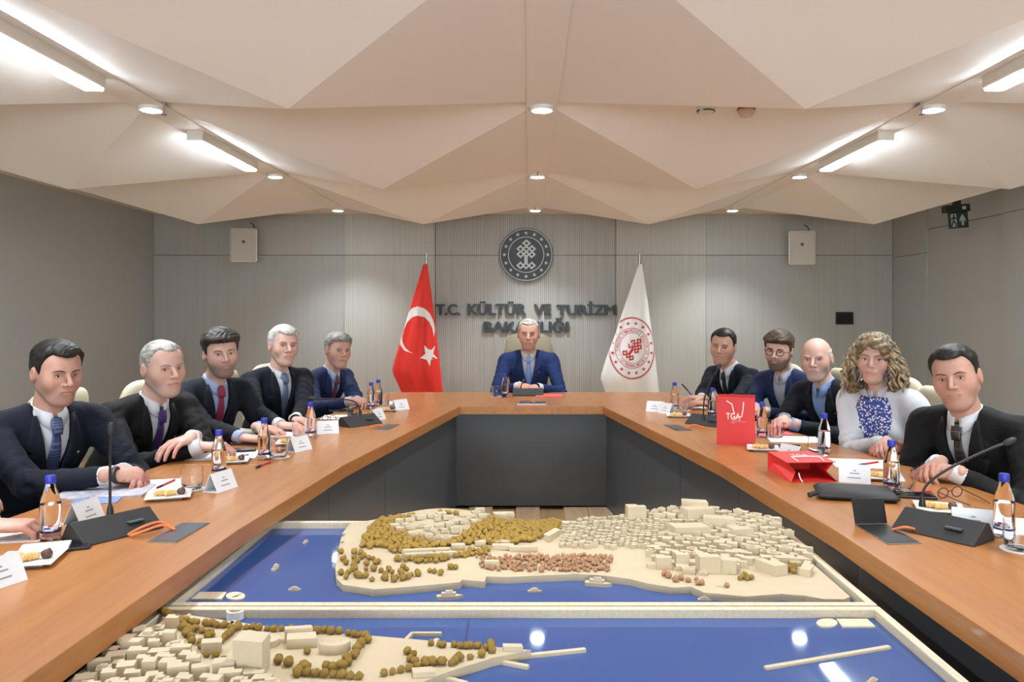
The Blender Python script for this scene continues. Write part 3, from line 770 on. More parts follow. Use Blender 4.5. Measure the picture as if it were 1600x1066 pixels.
for (a, b, w_, d_, hh_, rz) in ((392, 1050, .075, .06, .075, -.1), (470, 1008, .075, .045, .022, .2), (465, 1000, .07, .02, .03, .2), (385, 998, .03, .03, .015, .3), (330, 1018, .05, .03, .025, .2), (800, 1016, .05, .02, .012, 0), (660, 1055, .05, .03, .012, .2)):
    x, y, _ = on(a, b, LZ); f2.put('building_block', BM[2], x, y, (w_, d_, hh_), rz)
f2.done()
def court(px, py, r, a0, a1, hh_=.016):
    x, y, _ = on(px, py, LZ); mb = MB(); V = []; Fs = []; n = 24
    for i in range(n+1):
        a = a0+(a1-a0)*i/n
        for (rr, z) in ((r, 0), (r, hh_), (r*.5, hh_), (r*.5, 0)): V.append((rr*math.cos(a), rr*.75*math.sin(a), z))
    for i in range(n):
        for k in range(4): l = (k+1) % 4; Fs.append((i*4+k, (i+1)*4+k, (i+1)*4+l, i*4+l))
    Fs += [(0, 1, 2, 3), (n*4+3, n*4+2, n*4+1, n*4)]
    b = mb.add(V, Fs).build('round_court', M['block'], t2, True, ang=30); b.location = (x-t2.location.x, y-t2.location.y, LZ-.001)
court(410, 1008, .038, 0, 2*math.pi); court(522, 1016, .036, -2.6, .5, .022)
mb = MB(); mb.lathe([(.022, 0), (.022, .02), (.016, .02), (.016, .0)], 20); b = mb.build('round_pier', M['white'], t2, True, ang=30); x, y, _ = on(368, 966, WZ); b.location = (x+.02, y-t2.location.y, WZ)
def bar(a, b, w, z1, n):
    A, B = on(*a, z1), on(*b, z1); d = math.dist(A, B); an = math.atan2(B[1]-A[1], B[0]-A[0])
    o = MB().box((0, 0, 0), (d, w, z1-WZ+.004), ch=.001).build(n, M['block'], t2); o.location = ((A[0]+B[0])/2-t2.location.x, (A[1]+B[1])/2-t2.location.y, (z1+WZ-.004)/2); o.rotation_euler = (0, 0, an)
bar((634, 998), (645, 987), .009, WZ+.009, 'jetty'); bar((643, 988), (690, 988), .009, WZ+.009, 'jetty'); bar((676, 1003), (684, 997), .011, WZ+.009, 'jetty'); bar((828, 1022), (915, 1013), .012, WZ+.008, 'pier'); bar((775, 1030), (826, 1040), .011, WZ+.008, 'pier'); bar((690, 1056), (730, 1066), .011, WZ+.008, 'pier'); bar((360, 975), (367, 969), .01, LZ, 'jetty'); bar((288, 962), (298, 959), .01, LZ, 'jetty')
bar((1195, 1042), (1390, 1009), .012, WZ+.006, 'breakwater')
plate(t2, oval(1292, 973, 16.5, 6.5), WZ, WZ+.004, 'compass_plate'); plate(t2, [(1307, 967), (1355, 967), (1368, 979), (1316, 979)], WZ, WZ+.004, 'legend_plate')
boat(t2, 1364, 1066, .03, .5)
MB().box((727/1.0*0+on(727, 1000, WZ)[0]+.02, 0, WZ+.0006), (.004, .885, .0012)).build('water_seam', plain('seam_blue', srgb(34, 58, 110), .3), t2)
# ------------------------------------------------------------------ implicit surfaces for people
f4 = np.float32
def A3(v): return np.array(v, dtype=f4)
def sd_cone(P, a, b, ra, rb):
    a, b = A3(a), A3(b); ba = b-a; t = np.clip(((P-a) @ ba)/max(float(ba @ ba), 1e-9), 0, 1)
    d = P-a-t[:, None]*ba; return np.sqrt(np.einsum('ij,ij->i', d, d))-(ra+(rb-ra)*t)
def sd_ell(P, c, r, Rm=None):
    q = P-A3(c)
    if Rm is not None: q = q @ Rm            # columns of Rm are the axes
    r = A3(r); k0 = np.sqrt(((q/r)**2).sum(1)); k1 = np.sqrt(((q/(r*r))**2).sum(1))
    return k0*(k0-1)/np.maximum(k1, 1e-6)
def smin(a, b, k):
    if k <= 0: return np.minimum(a, b)
    hh = np.clip(.5+.5*(b-a)/k, 0, 1); return b+(a-b)*hh-k*hh*(1-hh)
def smax(a, b, k): return -smin(-a, -b, k)
def field(P, prims):
    d = np.full(len(P), 9.0, dtype=f4)
    for p in prims:
        if p[0] == 'c': e = sd_cone(P, *p[1]); d = smin(d, e, p[2])
        elif p[0] == 'e': e = sd_ell(P, *p[1]); d = smin(d, e, p[2])
        elif p[0] == '-e': e = sd_ell(P, *p[1]); d = smax(d, -e, p[2])
        elif p[0] == '-c': e = sd_cone(P, *p[1]); d = smax(d, -e, p[2])
    return d
def nets(fn, lo, hi, st):
    """naive surface nets: fn(P) < 0 inside; returns verts (n,3), quads"""
    lo = np.array(lo, dtype=f4); hi = np.array(hi, dtype=f4)
    n = np.maximum(((hi-lo)/st).astype(int)+2, 3)
    ax = [lo[i]+st*np.arange(n[i], dtype=f4) for i in range(3)]
    G_ = np.stack(np.meshgrid(*ax, indexing='ij'), -1).reshape(-1, 3)
    D = fn(G_).reshape(n).astype(f4); S = D < 0
    c = np.zeros(np.array(n)-1, dtype=np.int8)
    for dx in (0, 1):
        for dy in (0, 1):
            for dz_ in (0, 1): c += S[dx:n[0]-1+dx, dy:n[1]-1+dy, dz_:n[2]-1+dz_]
    act = (c > 0) & (c < 8); idx = np.full(act.shape, -1, dtype=np.int64); I = np.argwhere(act); idx[act] = np.arange(len(I))
    acc = np.zeros((len(I), 3)); cnt = np.zeros(len(I))
    offs = [(0,0,0),(1,0,0),(0,1,0),(1,1,0),(0,0,1),(1,0,1),(0,1,1),(1,1,1)]
    for i in range(8):
        for j in range(i+1, 8):
            a, b = offs[i], offs[j]
            if sum(abs(a[k_]-b[k_]) for k_ in range(3)) != 1: continue
            va = D[I[:, 0]+a[0], I[:, 1]+a[1], I[:, 2]+a[2]]; vb = D[I[:, 0]+b[0], I[:, 1]+b[1], I[:, 2]+b[2]]
            m = (va < 0) != (vb < 0)
            t = np.where(m, va/np.where(m, va-vb, 1), 0)[:, None]
            acc += np.where(m[:, None], np.array(a)+t*(np.array(b)-np.array(a)), 0); cnt += m
    V = lo+(I+acc/np.maximum(cnt, 1)[:, None])*st
    Q = []
    for axd in range(3):
        s0 = [slice(1, -1)]*3; s0[axd] = slice(0, n[axd]-1); s1 = list(s0); s1[axd] = slice(1, n[axd])
        a, b = S[tuple(s0)], S[tuple(s1)]; ch = np.argwhere(a != b)
        if not len(ch): continue
        fl = a[tuple(ch.T)]
        e = ch.copy(); o1, o2 = [k_ for k_ in range(3) if k_ != axd]
        e[:, o1] += 1; e[:, o2] += 1
        def cell(d1, d2):
            q = e.copy(); q[:, o1] -= d1; q[:, o2] -= d2; return idx[tuple(q.T)]
        q = np.stack([cell(1, 1), cell(0, 1), cell(0, 0), cell(1, 0)], 1)
        if axd == 1: fl = ~fl
        q[~fl] = q[~fl][:, ::-1]
        Q.append(q)
    Q = np.concatenate(Q); Q = Q[(Q >= 0).all(1)]
    return V, Q
def np_mesh(name, V, Q, mats, parent=None, col=None, smooth=True):
    me = bpy.data.meshes.new(name); me.vertices.add(len(V)); me.vertices.foreach_set('co', np.asarray(V, dtype=f4).ravel())
    me.loops.add(Q.size); me.loops.foreach_set('vertex_index', Q.ravel().astype(np.int32)); me.polygons.add(len(Q))
    me.polygons.foreach_set('loop_start', np.arange(0, Q.size, 4, dtype=np.int32)); me.update(calc_edges=True); me.validate()
    me.polygons.foreach_set('use_smooth', np.ones(len(me.polygons), dtype=bool))
    for m in (mats if isinstance(mats, (list, tuple)) else [mats]): me.materials.append(m)
    if col is not None:
        at_ = me.color_attributes.new('Col', 'FLOAT_COLOR', 'POINT'); at_.data.foreach_set('color', np.concatenate([col, np.ones((len(col), 1))], 1).astype(f4).ravel())
    o = bpy.data.objects.new(name, me); return link(o, parent)
def relax(V, Q, it=2, lam=.5):
    V = V.copy()
    for _ in range(it):
        acc = np.zeros_like(V); c = np.zeros(len(V))
        for k_ in range(4):
            a, b = Q[:, k_], Q[:, (k_+1) % 4]
            np.add.at(acc, a, V[b]); np.add.at(c, a, 1); np.add.at(acc, b, V[a]); np.add.at(c, b, 1)
        V += lam*(acc/np.maximum(c, 1)[:, None]-V)
    return V
# skin material reads the colour attribute
t = NT('skin'); at_n = t.n('ShaderNodeAttribute'); at_n.attribute_name = 'Col'
nz = t.n('ShaderNodeTexNoise'); nz.inputs['Scale'].default_value = 90; nz.inputs['Detail'].default_value = 3; t.l(t.coords(), nz.inputs['Vector'])
mx = t.n('ShaderNodeMix', data_type='RGBA', blend_type='MULTIPLY'); mx.inputs['Factor'].default_value = .18
t.l(at_n.outputs['Color'], mx.inputs['A']); t.l(nz.outputs[0], mx.inputs['B'])
t.l(mx.outputs['Result'], t.b.inputs['Base Color']); t.b.inputs['Roughness'].default_value = .48; t.b.inputs['Specular IOR Level'].default_value = .35
t.b.inputs['Subsurface Weight'].default_value = .0
M['skin'] = t.m
M['eye'] = plain('eye_white', srgb(226, 218, 212), .25); M['iris'] = plain('iris_brown', srgb(44, 30, 22), .2)
M['mouthline'] = plain('mouth_line', srgb(120, 62, 56), .6)
def hairmat(name, c1, c2):
    t = NT(name); wv = t.n('ShaderNodeTexNoise'); wv.inputs['Scale'].default_value = 55; wv.inputs['Detail'].default_value = 4
    t.l(t.coords((1, .35, 1)), wv.inputs['Vector']); t.l(t.ramp(wv.outputs[0], [(.35, c1), (.65, c2)]), t.b.inputs['Base Color'])
    t.b.inputs['Roughness'].default_value = .5; t.b.inputs['Specular IOR Level'].default_value = .35; t.bump(wv.outputs[0], .5, .004); return t.m
HAIR = {'black': hairmat('hair_black', srgb(22, 19, 18), srgb(44, 40, 38)), 'dark': hairmat('hair_dark', srgb(34, 30, 28), srgb(74, 68, 64)), 'brown': hairmat('hair_brown', srgb(56, 44, 36), srgb(104, 88, 74)),
        'grey': hairmat('hair_grey', srgb(104, 102, 100), srgb(168, 166, 162)), 'white': hairmat('hair_white', srgb(176, 174, 170), srgb(226, 224, 220)), 'silver': hairmat('hair_silver', srgb(128, 124, 120), srgb(196, 192, 186)),
        'blond': hairmat('hair_blond', srgb(128, 104, 76), srgb(206, 180, 140)), 'blondbase': hairmat('hair_blond_base', srgb(88, 72, 54), srgb(140, 118, 88)), 'ash': hairmat('hair_ash', srgb(120, 112, 102), srgb(188, 180, 168))}
HAIRC = {'black': (.02, .018, .017), 'dark': (.05, .045, .042), 'brown': (.09, .065, .05), 'grey': (.22, .21, .2), 'white': (.5, .49, .47), 'silver': (.33, .32, .3), 'blond': (.28, .2, .12)}

SKULL = [('e', ((0, -.012, .030), (.0755, .097, .0865)), 0), ('e', ((0, .030, .044), (.064, .057, .056)), .03)]
def head_prims(o, neck):
    j = o.get('jaw', 1.0)*1.0; nl = o.get('nose', 1.0); fat = o.get('fat', 0.0)
    P = list(SKULL)
    P += [('c', ((0, .020, -.012), (0, .046, -.078), .058+fat, .039+fat), .028)]
    for s in (-1, 1):
        P += [('c', ((s*.051*j, -.014, -.046), (s*.020*j, .050, -.096), .018+fat, .019+fat), .035), ('e', ((s*.040, .053, -.024), (.026+fat, .025, .028+fat)), .042)]
    P += [('e', ((0, .066, -.060), (.030, .022, .026)), .02)]
    P += [('c', ((-.034, .077, .0225), (.034, .077, .0225), .0115, .0115), .016)]
    P += [('e', ((0, .066, -.1015), (.019*j, .019, .015)), .016)]
    for s in (-1, 1): P += [('-e', ((s*.0315, .0965, .0025), (.0190, .0170, .0120)), .012)]
    P += [('c', ((0, .086, .016), (0, .1125+.004*nl, -.024), .0068, .0108*nl), .010)]
    for s in (-1, 1): P += [('e', ((s*.0115*nl, .0985, -.0295), (.0082, .0110, .0078)), .006)]
    P += [('e', ((0, .0850, -.0562), (.0275, .0112, .0048)), .006), ('e', ((0, .0838, -.0660), (.0240, .0110, .0058)), .006)]
    P += [('-e', ((0, .100, -.0608), (.026, .012, .0018)), .004)]
    for s in (-1, 1):
        P += [('e', ((s*.0800, -.010, -.004), (.0105, .017, .031)), .005), ('-e', ((s*.0915, -.004, -.001), (.008, .0095, .019)), .005)]
    if neck is not None: P += [('c', ((0, -.030, -.050), tuple(neck), .049+fat*.8, .056+fat*.8), .02)]
    return P
def head_color(V, o):
    sk = np.array(o.get('skin', srgb(226, 178, 154))[:3]); C = np.tile(sk, (len(V), 1)); x, y, z = V[:, 0], V[:, 1], V[:, 2]
    g = lambda cx_, cy_, cz, r: np.exp(-(((np.abs(x)-cx_)/r)**2+((y-cy_)/r)**2+((z-cz)/r)**2))[:, None]
    red = sk*np.array([1.02, .72, .68])
    C = C+(red-C)*np.clip(.38*g(.045, .07, -.022, .022)+.35*g(0, .112, -.026, .016)+.4*g(.080, -.01, 0, .03), 0, .85)
    lip = np.exp(-((x/.026)**4)-(((z+.0612)/.0090)**4)) * (y > .06)
    C = C+(np.array(o.get('lips', srgb(188, 112, 102))[:3])-C)*(.5*lip)[:, None]
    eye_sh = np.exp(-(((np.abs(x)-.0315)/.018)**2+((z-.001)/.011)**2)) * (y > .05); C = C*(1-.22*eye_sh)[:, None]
    b = o.get('beard', 0)
    hc = np.array(HAIRC[o.get('beardc', o.get('hairc', 'dark'))])
    if b:
        zt = np.interp(y, [-.03, .02, .06, .085], [-.005, -.03, -.050, -.043]); m = 1/(1+np.exp((z-zt)/.005)); m *= 1/(1+np.exp(-(y+.012)/.006)); m *= 1/(1+np.exp(-(z+.128)/.006))
        m *= 1-.9*np.exp(-((x/.021)**4)-(((z+.0605)/.0075)**4)); m *= 1-.5*np.exp(-(((np.abs(x)-.045)/.014)**2+((z+.045)/.018)**2))
        C = C+(hc-C)*(b*np.clip(m, 0, 1))[:, None]
    sc_ = o.get('scalp', 0)
    if sc_:
        m = 1/(1+np.exp((hairline(np.abs(x), y, o)-z)/.004)); C = C+(np.array(HAIRC[o.get('hairc', 'dark')])-C)*(sc_*m)[:, None]
    return np.clip(C, 0, 1)
def hairline(ax, y, o):
    zf, rec = o.get('zf', .068), o.get('rec', .0)
    zl = np.interp(y, [-.12, -.06, -.036, -.026, -.006, .010, .016, .026, .034, .046, .058], [-.078, -.07, -.05, .012, .028, .012, -.004, .0, .034, .050, zf])
    fr = np.clip((y-.03)/.025, 0, 1); return zl+fr*rec*np.clip(ax/.052, 0, 1.2)**2
def hair_field(o):
    tt, ts, fq = o.get('top', .016), o.get('side', .009), o.get('quiff', 0.0); amp = o.get('amp', .0022)
    def fn(P):
        x, y, z = P[:, 0], P[:, 1], P[:, 2]
        base = field(P, SKULL); s_ = np.clip((z-.035)/.05, 0, 1); s_ = s_*s_*(3-2*s_)
        th = ts+(tt-ts)*s_+fq*np.clip((y-.02)/.05, 0, 1)*s_
        th = th+amp*np.sin(x*210+14*np.sin(y*40)+z*60)*np.sin(y*90+x*50+1.3)
        hl_ = hairline(np.abs(x), y, o); tap = np.clip((z-hl_)/.026, 0, 1); th = th*(.22+.78*np.sqrt(tap))
        cut = (hl_-z)+.0025*np.sin(x*330)*np.sin(y*260)
        if o.get('bald'):
            cut = np.maximum(cut, z-.052+.12*np.clip(y+.03, -.2, .2))
        return np.maximum(base-th, cut*.75)
    return fn
def curve_hand(side, curl=.35, spread=.0, thumb=.5, point=False):
    """hand in its own frame: wrist at origin, fingers along +y, thumb towards +x*side, back of the hand up (+z)"""
    Pm = [('c', ((0, -.022, 0), (0, .0, 0), .026, .025), 0), ('e', ((0, .050, -.002), (.040, .050, .0145)), .012)]
    kn = [(.030, .092, .0), (.0105, .098, .003), (-.010, .094, .002), (-.029, .084, -.002)]; ln = [(.043, .026, .021), (.047, .030, .022), (.043, .028, .021), (.034, .021, .019)]
    for i, ((kx, ky, kz), L) in enumerate(zip(kn, ln)):
        Pm.append(('c', ((kx*.45*side, .02, 0), (kx*side, ky, kz), .015, .0115), .01))
        p = np.array([kx*side, ky, kz]); ang = 0.0; sp_ = spread*(1.5-i)*side; r = [.0105, .0094, .0085, .0072]
        cl = [.0, .0, .0] if (point and i == 0) else [curl*1.0, curl*1.25, curl*.8]
        for k_ in range(3):
            ang += cl[k_]; d = np.array([math.sin(sp_)*math.cos(ang), math.cos(sp_)*math.cos(ang), -math.sin(ang)]); q = p+d*L[k_]
            sc_ = .92 if i == 3 else 1.0; Pm.append(('c', (tuple(p), tuple(q), r[k_]*sc_, r[k_+1]*sc_), .003)); p = q
    a = np.array([.022*side, .018, -.006]); b = np.array([.046*side, .050, -.014-.01*thumb]); c = b+np.array([(.018-.03*thumb)*side, .030, -.006]); d = c+np.array([(.008-.02*thumb)*side, .024, -.004])
    Pm += [('c', (tuple(a), tuple(b), .018, .0135), .012), ('c', (tuple(b), tuple(c), .0125, .0108), .004), ('c', (tuple(c), tuple(d), .0108, .0088), .003)]
    V, Q = nets(lambda P: field(P, Pm), (-.085, -.085, -.095), (.085, .215, .035), .0042)
    return V, Q
HANDS = {}
def hand_cached(side, curl, spread, thumb, point):
    k_ = (side, curl, spread, thumb, point)
    if k_ not in HANDS: HANDS[k_] = curve_hand(*k_)
    return HANDS[k_]

def basis(y, z):
    y = Vector(y).normalized(); z = Vector(z); x = y.cross(z).normalized(); z = x.cross(y); return Matrix((x, y, z)).transposed().to_4x4()

def person(lab, head, hh, yaw, hyaw, hpitch, hroll, hands, o, suit, shirt, tie=None, scale=1.04, seat=.45, spine=.53, chairc=None, collar=True, group='people seated at the table'):
    """head: world centre of the head; hands: dict(side -> (world wrist, world finger direction, world back-of-hand normal, curl)); side -1 = left, +1 = right"""
    head = Vector(head); Rz = Matrix.Rotation(yaw, 4, 'Z')
    s = scale
    # local frame: y forward; find hip below and behind the head
    hs = hh/.235
    zn = head.z-.120*hs                                       # base of the neck
    zh = seat+.075
    Ls = spine*s; c = min(1.0, max(.55, (zn-zh)/Ls)); th = math.acos(c)
    fw = (Rz @ Vector((0, 1, 0)))
    hip_w = Vector((head.x, head.y, 0))-fw*(math.sin(th)*Ls+.035*hs)
    W2L = (Matrix.Translation(hip_w) @ Rz).inverted()
    hl = W2L @ head
    hip = Vector((0, 0, zh)); u = Vector((0, math.sin(th), math.cos(th))); n = Vector((0, math.cos(th), -math.sin(th)))
    pt = lambda a, b, c_: tuple(hip+Vector((a*s, 0, 0))+u*(b*s)+n*(c_*s))
    Rm = np.array([[1, 0, 0], [0, n.y, u.y], [0, n.z, u.z]], dtype=f4)      # columns: x, n, u
    g = o.get('girth', 1.0); sw = o.get('shoulder', 1.0)
    body = empty_mesh = None
    # ---- arms
    arms = {}
    for sd in (-1, 1):
        S = Vector(pt(sd*.188*sw, .422, 0)); Wl = None
        if sd in hands:
            wp, wd, wn, curl = hands[sd][:4]; Wl = W2L @ Vector(wp)
        else: Wl = Vector((sd*.16, .30, .66)); wd = None
        l1, l2 = .295*s, .275*s; d = (Wl-S).length
        if d > .985*(l1+l2): k_ = d/(.985*(l1+l2)); l1 *= k_; l2 *= k_
        dr = (Wl-S).normalized(); a = (l1*l1-l2*l2+d*d)/(2*d); hgt = math.sqrt(max(0, l1*l1-a*a))
        pole = Vector((sd*o.get('elbow', .75), -.25, -.75)); pole = (pole-dr*pole.dot(dr)).normalized()
        E = S+dr*a+pole*hgt
        arms[sd] = (S, E, Wl)
    def torso(k_, arm=0.0, armr=True, shoulder=0.0):
        """k_: inflation in metres"""
        P = [('e', (pt(0, .335, -.004), (.172*s*sw+k_, .112*s*g+k_, .175*s+k_), Rm), 0), ('e', (pt(0, .14, .008), (.158*s*g+k_, .125*s*g+k_, .18*s+k_), Rm), .06), ('e', (pt(0, .02, -.005), (.172*s+k_, .13*s*g+k_, .12*s+k_), Rm), .05)]
        if o.get('bust'):
            for sd in (-1, 1): P.append(('e', (pt(sd*.075, .30, .085), (.072*s+k_, .055*s+k_, .07*s+k_), Rm), .04))
        for sd in (-1, 1):
            P += [('c', (pt(sd*.02, .475, -.022), pt(sd*.172*sw, .440, -.008), .050*s+k_, .057*s+k_+shoulder), .03)]
            if armr:
                S, E, Wl = arms[sd]; We = Wl-(Wl-E).normalized()*.050*s
                P += [('c', (tuple(S), tuple(E), .064*s+k_+arm, .049*s+k_+arm), .03), ('c', (tuple(E), tuple(We), .050*s+k_+arm, .036*s+k_+arm*.4), .012)]
        return P
    nb = Vector(pt(0, .50, -.012)); hn = Vector(hl)
    Hm = Matrix.Translation(hl) @ Matrix.Rotation(hyaw-yaw, 4, 'Z') @ Matrix.Rotation(hpitch, 4, 'X') @ Matrix.Rotation(hroll, 4, 'Y') @ Matrix.Scale(hs, 4)
    Hi = Hm.inverted(); nloc = Hi @ nb
    prims = head_prims(o, nloc)
    VS, QS, CS = [], [], []
    def addp(V, Q, C):
        off = sum(len(v) for v in VS); VS.append(V); QS.append(Q+off); CS.append(C)
    zmin = min(nloc.z-.03, -.13)
    V, Q = nets(lambda P: field(P, prims), (-.10, min(-.13, nloc.y-.08), zmin), (.10, .135, .13), .0046)
    V = relax(V, Q, 2, .4); C = head_color(V, o)
    to = lambda V, Mx: (np.c_[V, np.ones(len(V))] @ np.array(Mx).T)[:, :3]
    addp(to(V, Hm), Q, C)
    sk = np.array(o.get('skin', srgb(226, 178, 154))[:3])
    # hidden core joins head and hands into one figure
    legs = []
    kneeY = .44*s
    for sd in (-1, 1):
        hp, kn, an = (sd*.09, .02, zh-.005), (sd*.13, kneeY, seat+.085), (sd*.13, kneeY-.03, .09)
        legs.append((hp, kn, an))
    core = torso(-.022)
    for hp, kn, an in legs: core += [('c', (hp, kn, .062, .048), .02), ('c', (kn, an, .046, .032), .01)]
    core.append(('c', (tuple(nb-u*.1), tuple(nb+u*.02), .05, .05), .03))
    V, Q = nets(lambda P: field(P, core), (-.62, -.32, .02), (.62, .75, 1.2), .02); addp(V, Q, np.tile(sk, (len(V), 1)))
    cuffs = []
    for sd, hv in hands.items():
        wp, wd, wn, curl = hv[:4]; ex = hv[4] if len(hv) > 4 else {}
        V, Q = hand_cached(sd*-1 if False else (-sd), curl, ex.get('spread', .06), ex.get('thumb', .5), ex.get('point', False))
        B = W2L.to_3x3().to_4x4() @ basis(wd, wn)
        Mh = Matrix.Translation(W2L @ Vector(wp)) @ B @ Matrix.Scale(s*o.get('handscale', 1.0), 4)
        Hc = np.tile(sk, (len(V), 1)); kn_ = np.exp(-((V[:, 1]-.125)/.06)**2)[:, None]; Hc = Hc*(1-.22*kn_*np.array([.2, 1, 1]))
        addp(to(V, Mh), Q, Hc)
    ob = np_mesh('person', np.concatenate(VS), np.concatenate(QS), M['skin'], None, np.concatenate(CS))
    ob.location = hip_w; ob.rotation_euler = (0, 0, yaw); tag(ob, lab, 'person', group)
    # ---- face details
    def proj(pts, pr=prims, off=.0):
        pts = np.array(pts, dtype=f4); ys = np.arange(.15, .03, -.001, dtype=f4); out = []
        GP = np.stack([np.repeat(pts[:, 0], len(ys)), np.tile(ys, len(pts)), np.repeat(pts[:, 1], len(ys))], 1)
        D = field(GP, pr).reshape(len(pts), len(ys)); k_ = np.argmax(D < 0, 1)
        return [(p[0], float(ys[j])+off, p[1]) for p, j in zip(pts, k_)]
    HMp = lambda P: [tuple(Hm @ Vector(p)) for p in P]
    squint = o.get('squint', 1.0)
    for sd in (-1, 1):
        (ex_, ey, ez_), = proj([(sd*.0315, .0025)])
        mb = MB().xf(Hm); mb.ball((ex_, ey-.0082, ez_), (.0146, .0115, .0066*squint), 16, 10)
        mb.mat(1); mb.ball((ex_, ey+.0010, ez_+.0006), (.0052, .0026, .0052*min(1, squint)), 12, 6); mb.xf(None)
        e = mb.build('eye', [M['eye'], M['iris']], ob, True, ang=80)
        lid = [(ex_+math.cos(a)*.0160, ey-.0022+.0052*math.sin(a), ez_+.0008+math.sin(a)*.0056*squint) for a in np.linspace(.10, math.pi-.10, 9)]
        MB().tube(HMp(lid), [.0006]+[.0013]*7+[.0006], 5).build('eyelid', M['iris'], e, True)
        V_ = []; Fs_ = []
        for q_ in range(4):
            for a in np.linspace(.0, math.pi, 11):
                f_ = q_/3; V_.append((ex_+math.cos(a)*(.0165+.002*f_), ey-.0020+.0052*math.sin(a)*(1-.35*f_)-.002*f_, ez_+.0012+math.sin(a)*(.0058*squint+.0062*f_)))
        for q_ in range(3):
            for i_ in range(10): Fs_.append((q_*11+i_, q_*11+i_+1, (q_+1)*11+i_+1, (q_+1)*11+i_))
        ue = MB().add(HMp(V_), Fs_).build('upper_lid', M['skin'], e, True, ang=90)
        ca_ = ue.data.color_attributes.new('Col', 'FLOAT_COLOR', 'POINT'); ca_.data.foreach_set('color', np.tile(np.append(np.array(o.get('skin', srgb(226, 178, 154))[:3])*.80, 1), len(V_)).astype(f4))
        bp = proj([(sd*x_, z_) for x_, z_ in ((.013, .0195), (.022, .0235), (.034, .0265), (.044, .0245), (.053, .0185))], off=.0010)
        MB().tube(HMp(bp), [.0024, .0034, .0032, .0026, .0010], 6, flat=.7).build('eyebrow', HAIR[o.get('browc', o.get('hairc', 'dark'))], ob, True)
    ml = proj([(x_, -.0608+.0012*(abs(x_)/.02)**2*o.get('smile', 0)*2.5) for x_ in (-.026, -.017, -.007, 0, .007, .017, .026)], off=.0014)
    MB().tube(HMp(ml), [.0006, .0013, .0016, .0015, .0016, .0013, .0006], 5).build('mouth', M['mouthline'], ob, True)
    # ---- hair
    st = o.get('style', 'short')
    if st in ('short', 'buzz'):
        V, Q = nets(hair_field(o), (-.115, -.145, -.095), (.115, .135, .165), .0046)
        if len(V): np_mesh('hair', to(V, Hm), Q, HAIR[o['hairc']], ob)
    elif st == 'curly':
        def cf(P):
            x, y, z = P[:, 0], P[:, 1], P[:, 2]
            d = field(P, SKULL)-.015
            for sd in (-1, 1):
                d = smin(d, sd_cone(P, (sd*.076, -.015, .045), (sd*.100, -.01, -.15), .026, .036), .03)
            d = smin(d, sd_cone(P, (0, -.07, .03), (0, -.08, -.15), .06, .065), .03)
            face = sd_ell(P, (.006, .085, -.02), (.060, .075, .085)); d = smax(d, -face, .006)
            return d+.005*np.sin(x*150+z*30)*np.sin(y*130+2*np.sin(z*60))*1.0+.003*np.sin(z*190+x*60)
        V, Q = nets(cf, (-.17, -.19, -.24), (.17, .13, .16), .0055)
        hr = np_mesh('hair', to(V, Hm), Q, HAIR['blondbase'], ob); r2 = random.Random(5)
        for i in range(260):
            az = r2.uniform(-math.pi*.98, math.pi*.98); el = r2.uniform(.0, 1.5); x0 = math.sin(az)*math.cos(el)*.097; y0 = -.012-math.cos(az)*math.cos(el)*.114; z0 = .03+math.sin(el)*.106
            if y0 > .055 and z0 < .085: continue
            L_ = r2.uniform(.10, .22); ph = r2.uniform(0, 6); rr = r2.uniform(.007, .012); pts = []
            side_ = (x0/ (abs(x0)+.02)); ztop = z0
            for k_ in range(15):
                tt_ = k_/14; w_ = math.sin(tt_*math.pi*.5); zz = z0-L_*tt_*1.15
                bx = x0*(1+.35*w_)+side_*.03*w_; by = y0*(1-.0*w_)-.01*w_
                if by > .045: by = .045+(by-.045)*.3; bx = bx+(.09*math.copysign(1, x0)-bx)*min(1, w_*1.3)
                pts.append((bx+rr*math.cos(ph+k_*1.25), by+rr*math.sin(ph+k_*1.25), zz))
            MB().tube(HMp(pts), [.003]+[.0052*hs]*12+[.004, .0015], 5).build('curl', HAIR['blond' if r2.random() < (.8 if ztop < .10 else .3) else 'ash'], hr, True)
    # ---- garments
    off = o.get('v0', .17); vt, vw = .505, o.get('vw', .064)
    def tc(P): q = P-A3(hip); return q[:, 0]/s, (q @ A3(u))/s, (q @ A3(n))/s
    jk = torso(.0, .0); jk0 = torso(.0, .0, armr=False)
    shp = torso(-.011, armr=False)
    shoulder_w = .62
    lo, hi = (-.60, -.34, zh-.16), (.60, .72, max(1.13, hl.z))
    xs_ = [p.x for a in arms.values() for p in a]; ys_ = [p.y for a in arms.values() for p in a]; 
    lo = (min(min(xs_)-.11, -.30), -.34*g, zh-.17); hi = (max(max(xs_)+.11, .30), max(max(ys_)+.10, .30), nb.z+.12)
    neckc = (tuple(nb-u*.05), tuple(Vector(Hm @ Vector((0, -.028, -.06)))), .061*hs, .056*hs)
    blouse = o.get('blouse')
    ph_ = len(lab) % 7
    def jf(P):
        d = field(P, jk)
        a, b, c_ = tc(P)
        # soft cloth folds: across the sleeves and at the waist
        fa = np.zeros(len(P), dtype=f4)
        for sd in (-1, 1):
            S, E, Wl = arms[sd]
            for (A_, B_, fr, am) in ((S, E, 40, .0065), (E, Wl, 52, .0058)):
                ab = A3(B_-A_); l2_ = float(ab @ ab); tt_ = np.clip(((P-A3(A_)) @ ab)/l2_, 0, 1); dd = P-A3(A_)-tt_[:, None]*ab; r_ = np.sqrt((dd*dd).sum(1))
                wgt = np.exp(-(r_/.08)**4); near = .35+.65*np.exp(-((tt_-(1 if A_ is S else 0))/.35)**2)
                fa += wgt*near*am*np.sin(tt_*math.sqrt(l2_)*fr*2.2+3*np.sin(P[:, 0]*25+P[:, 2]*31+ph_))
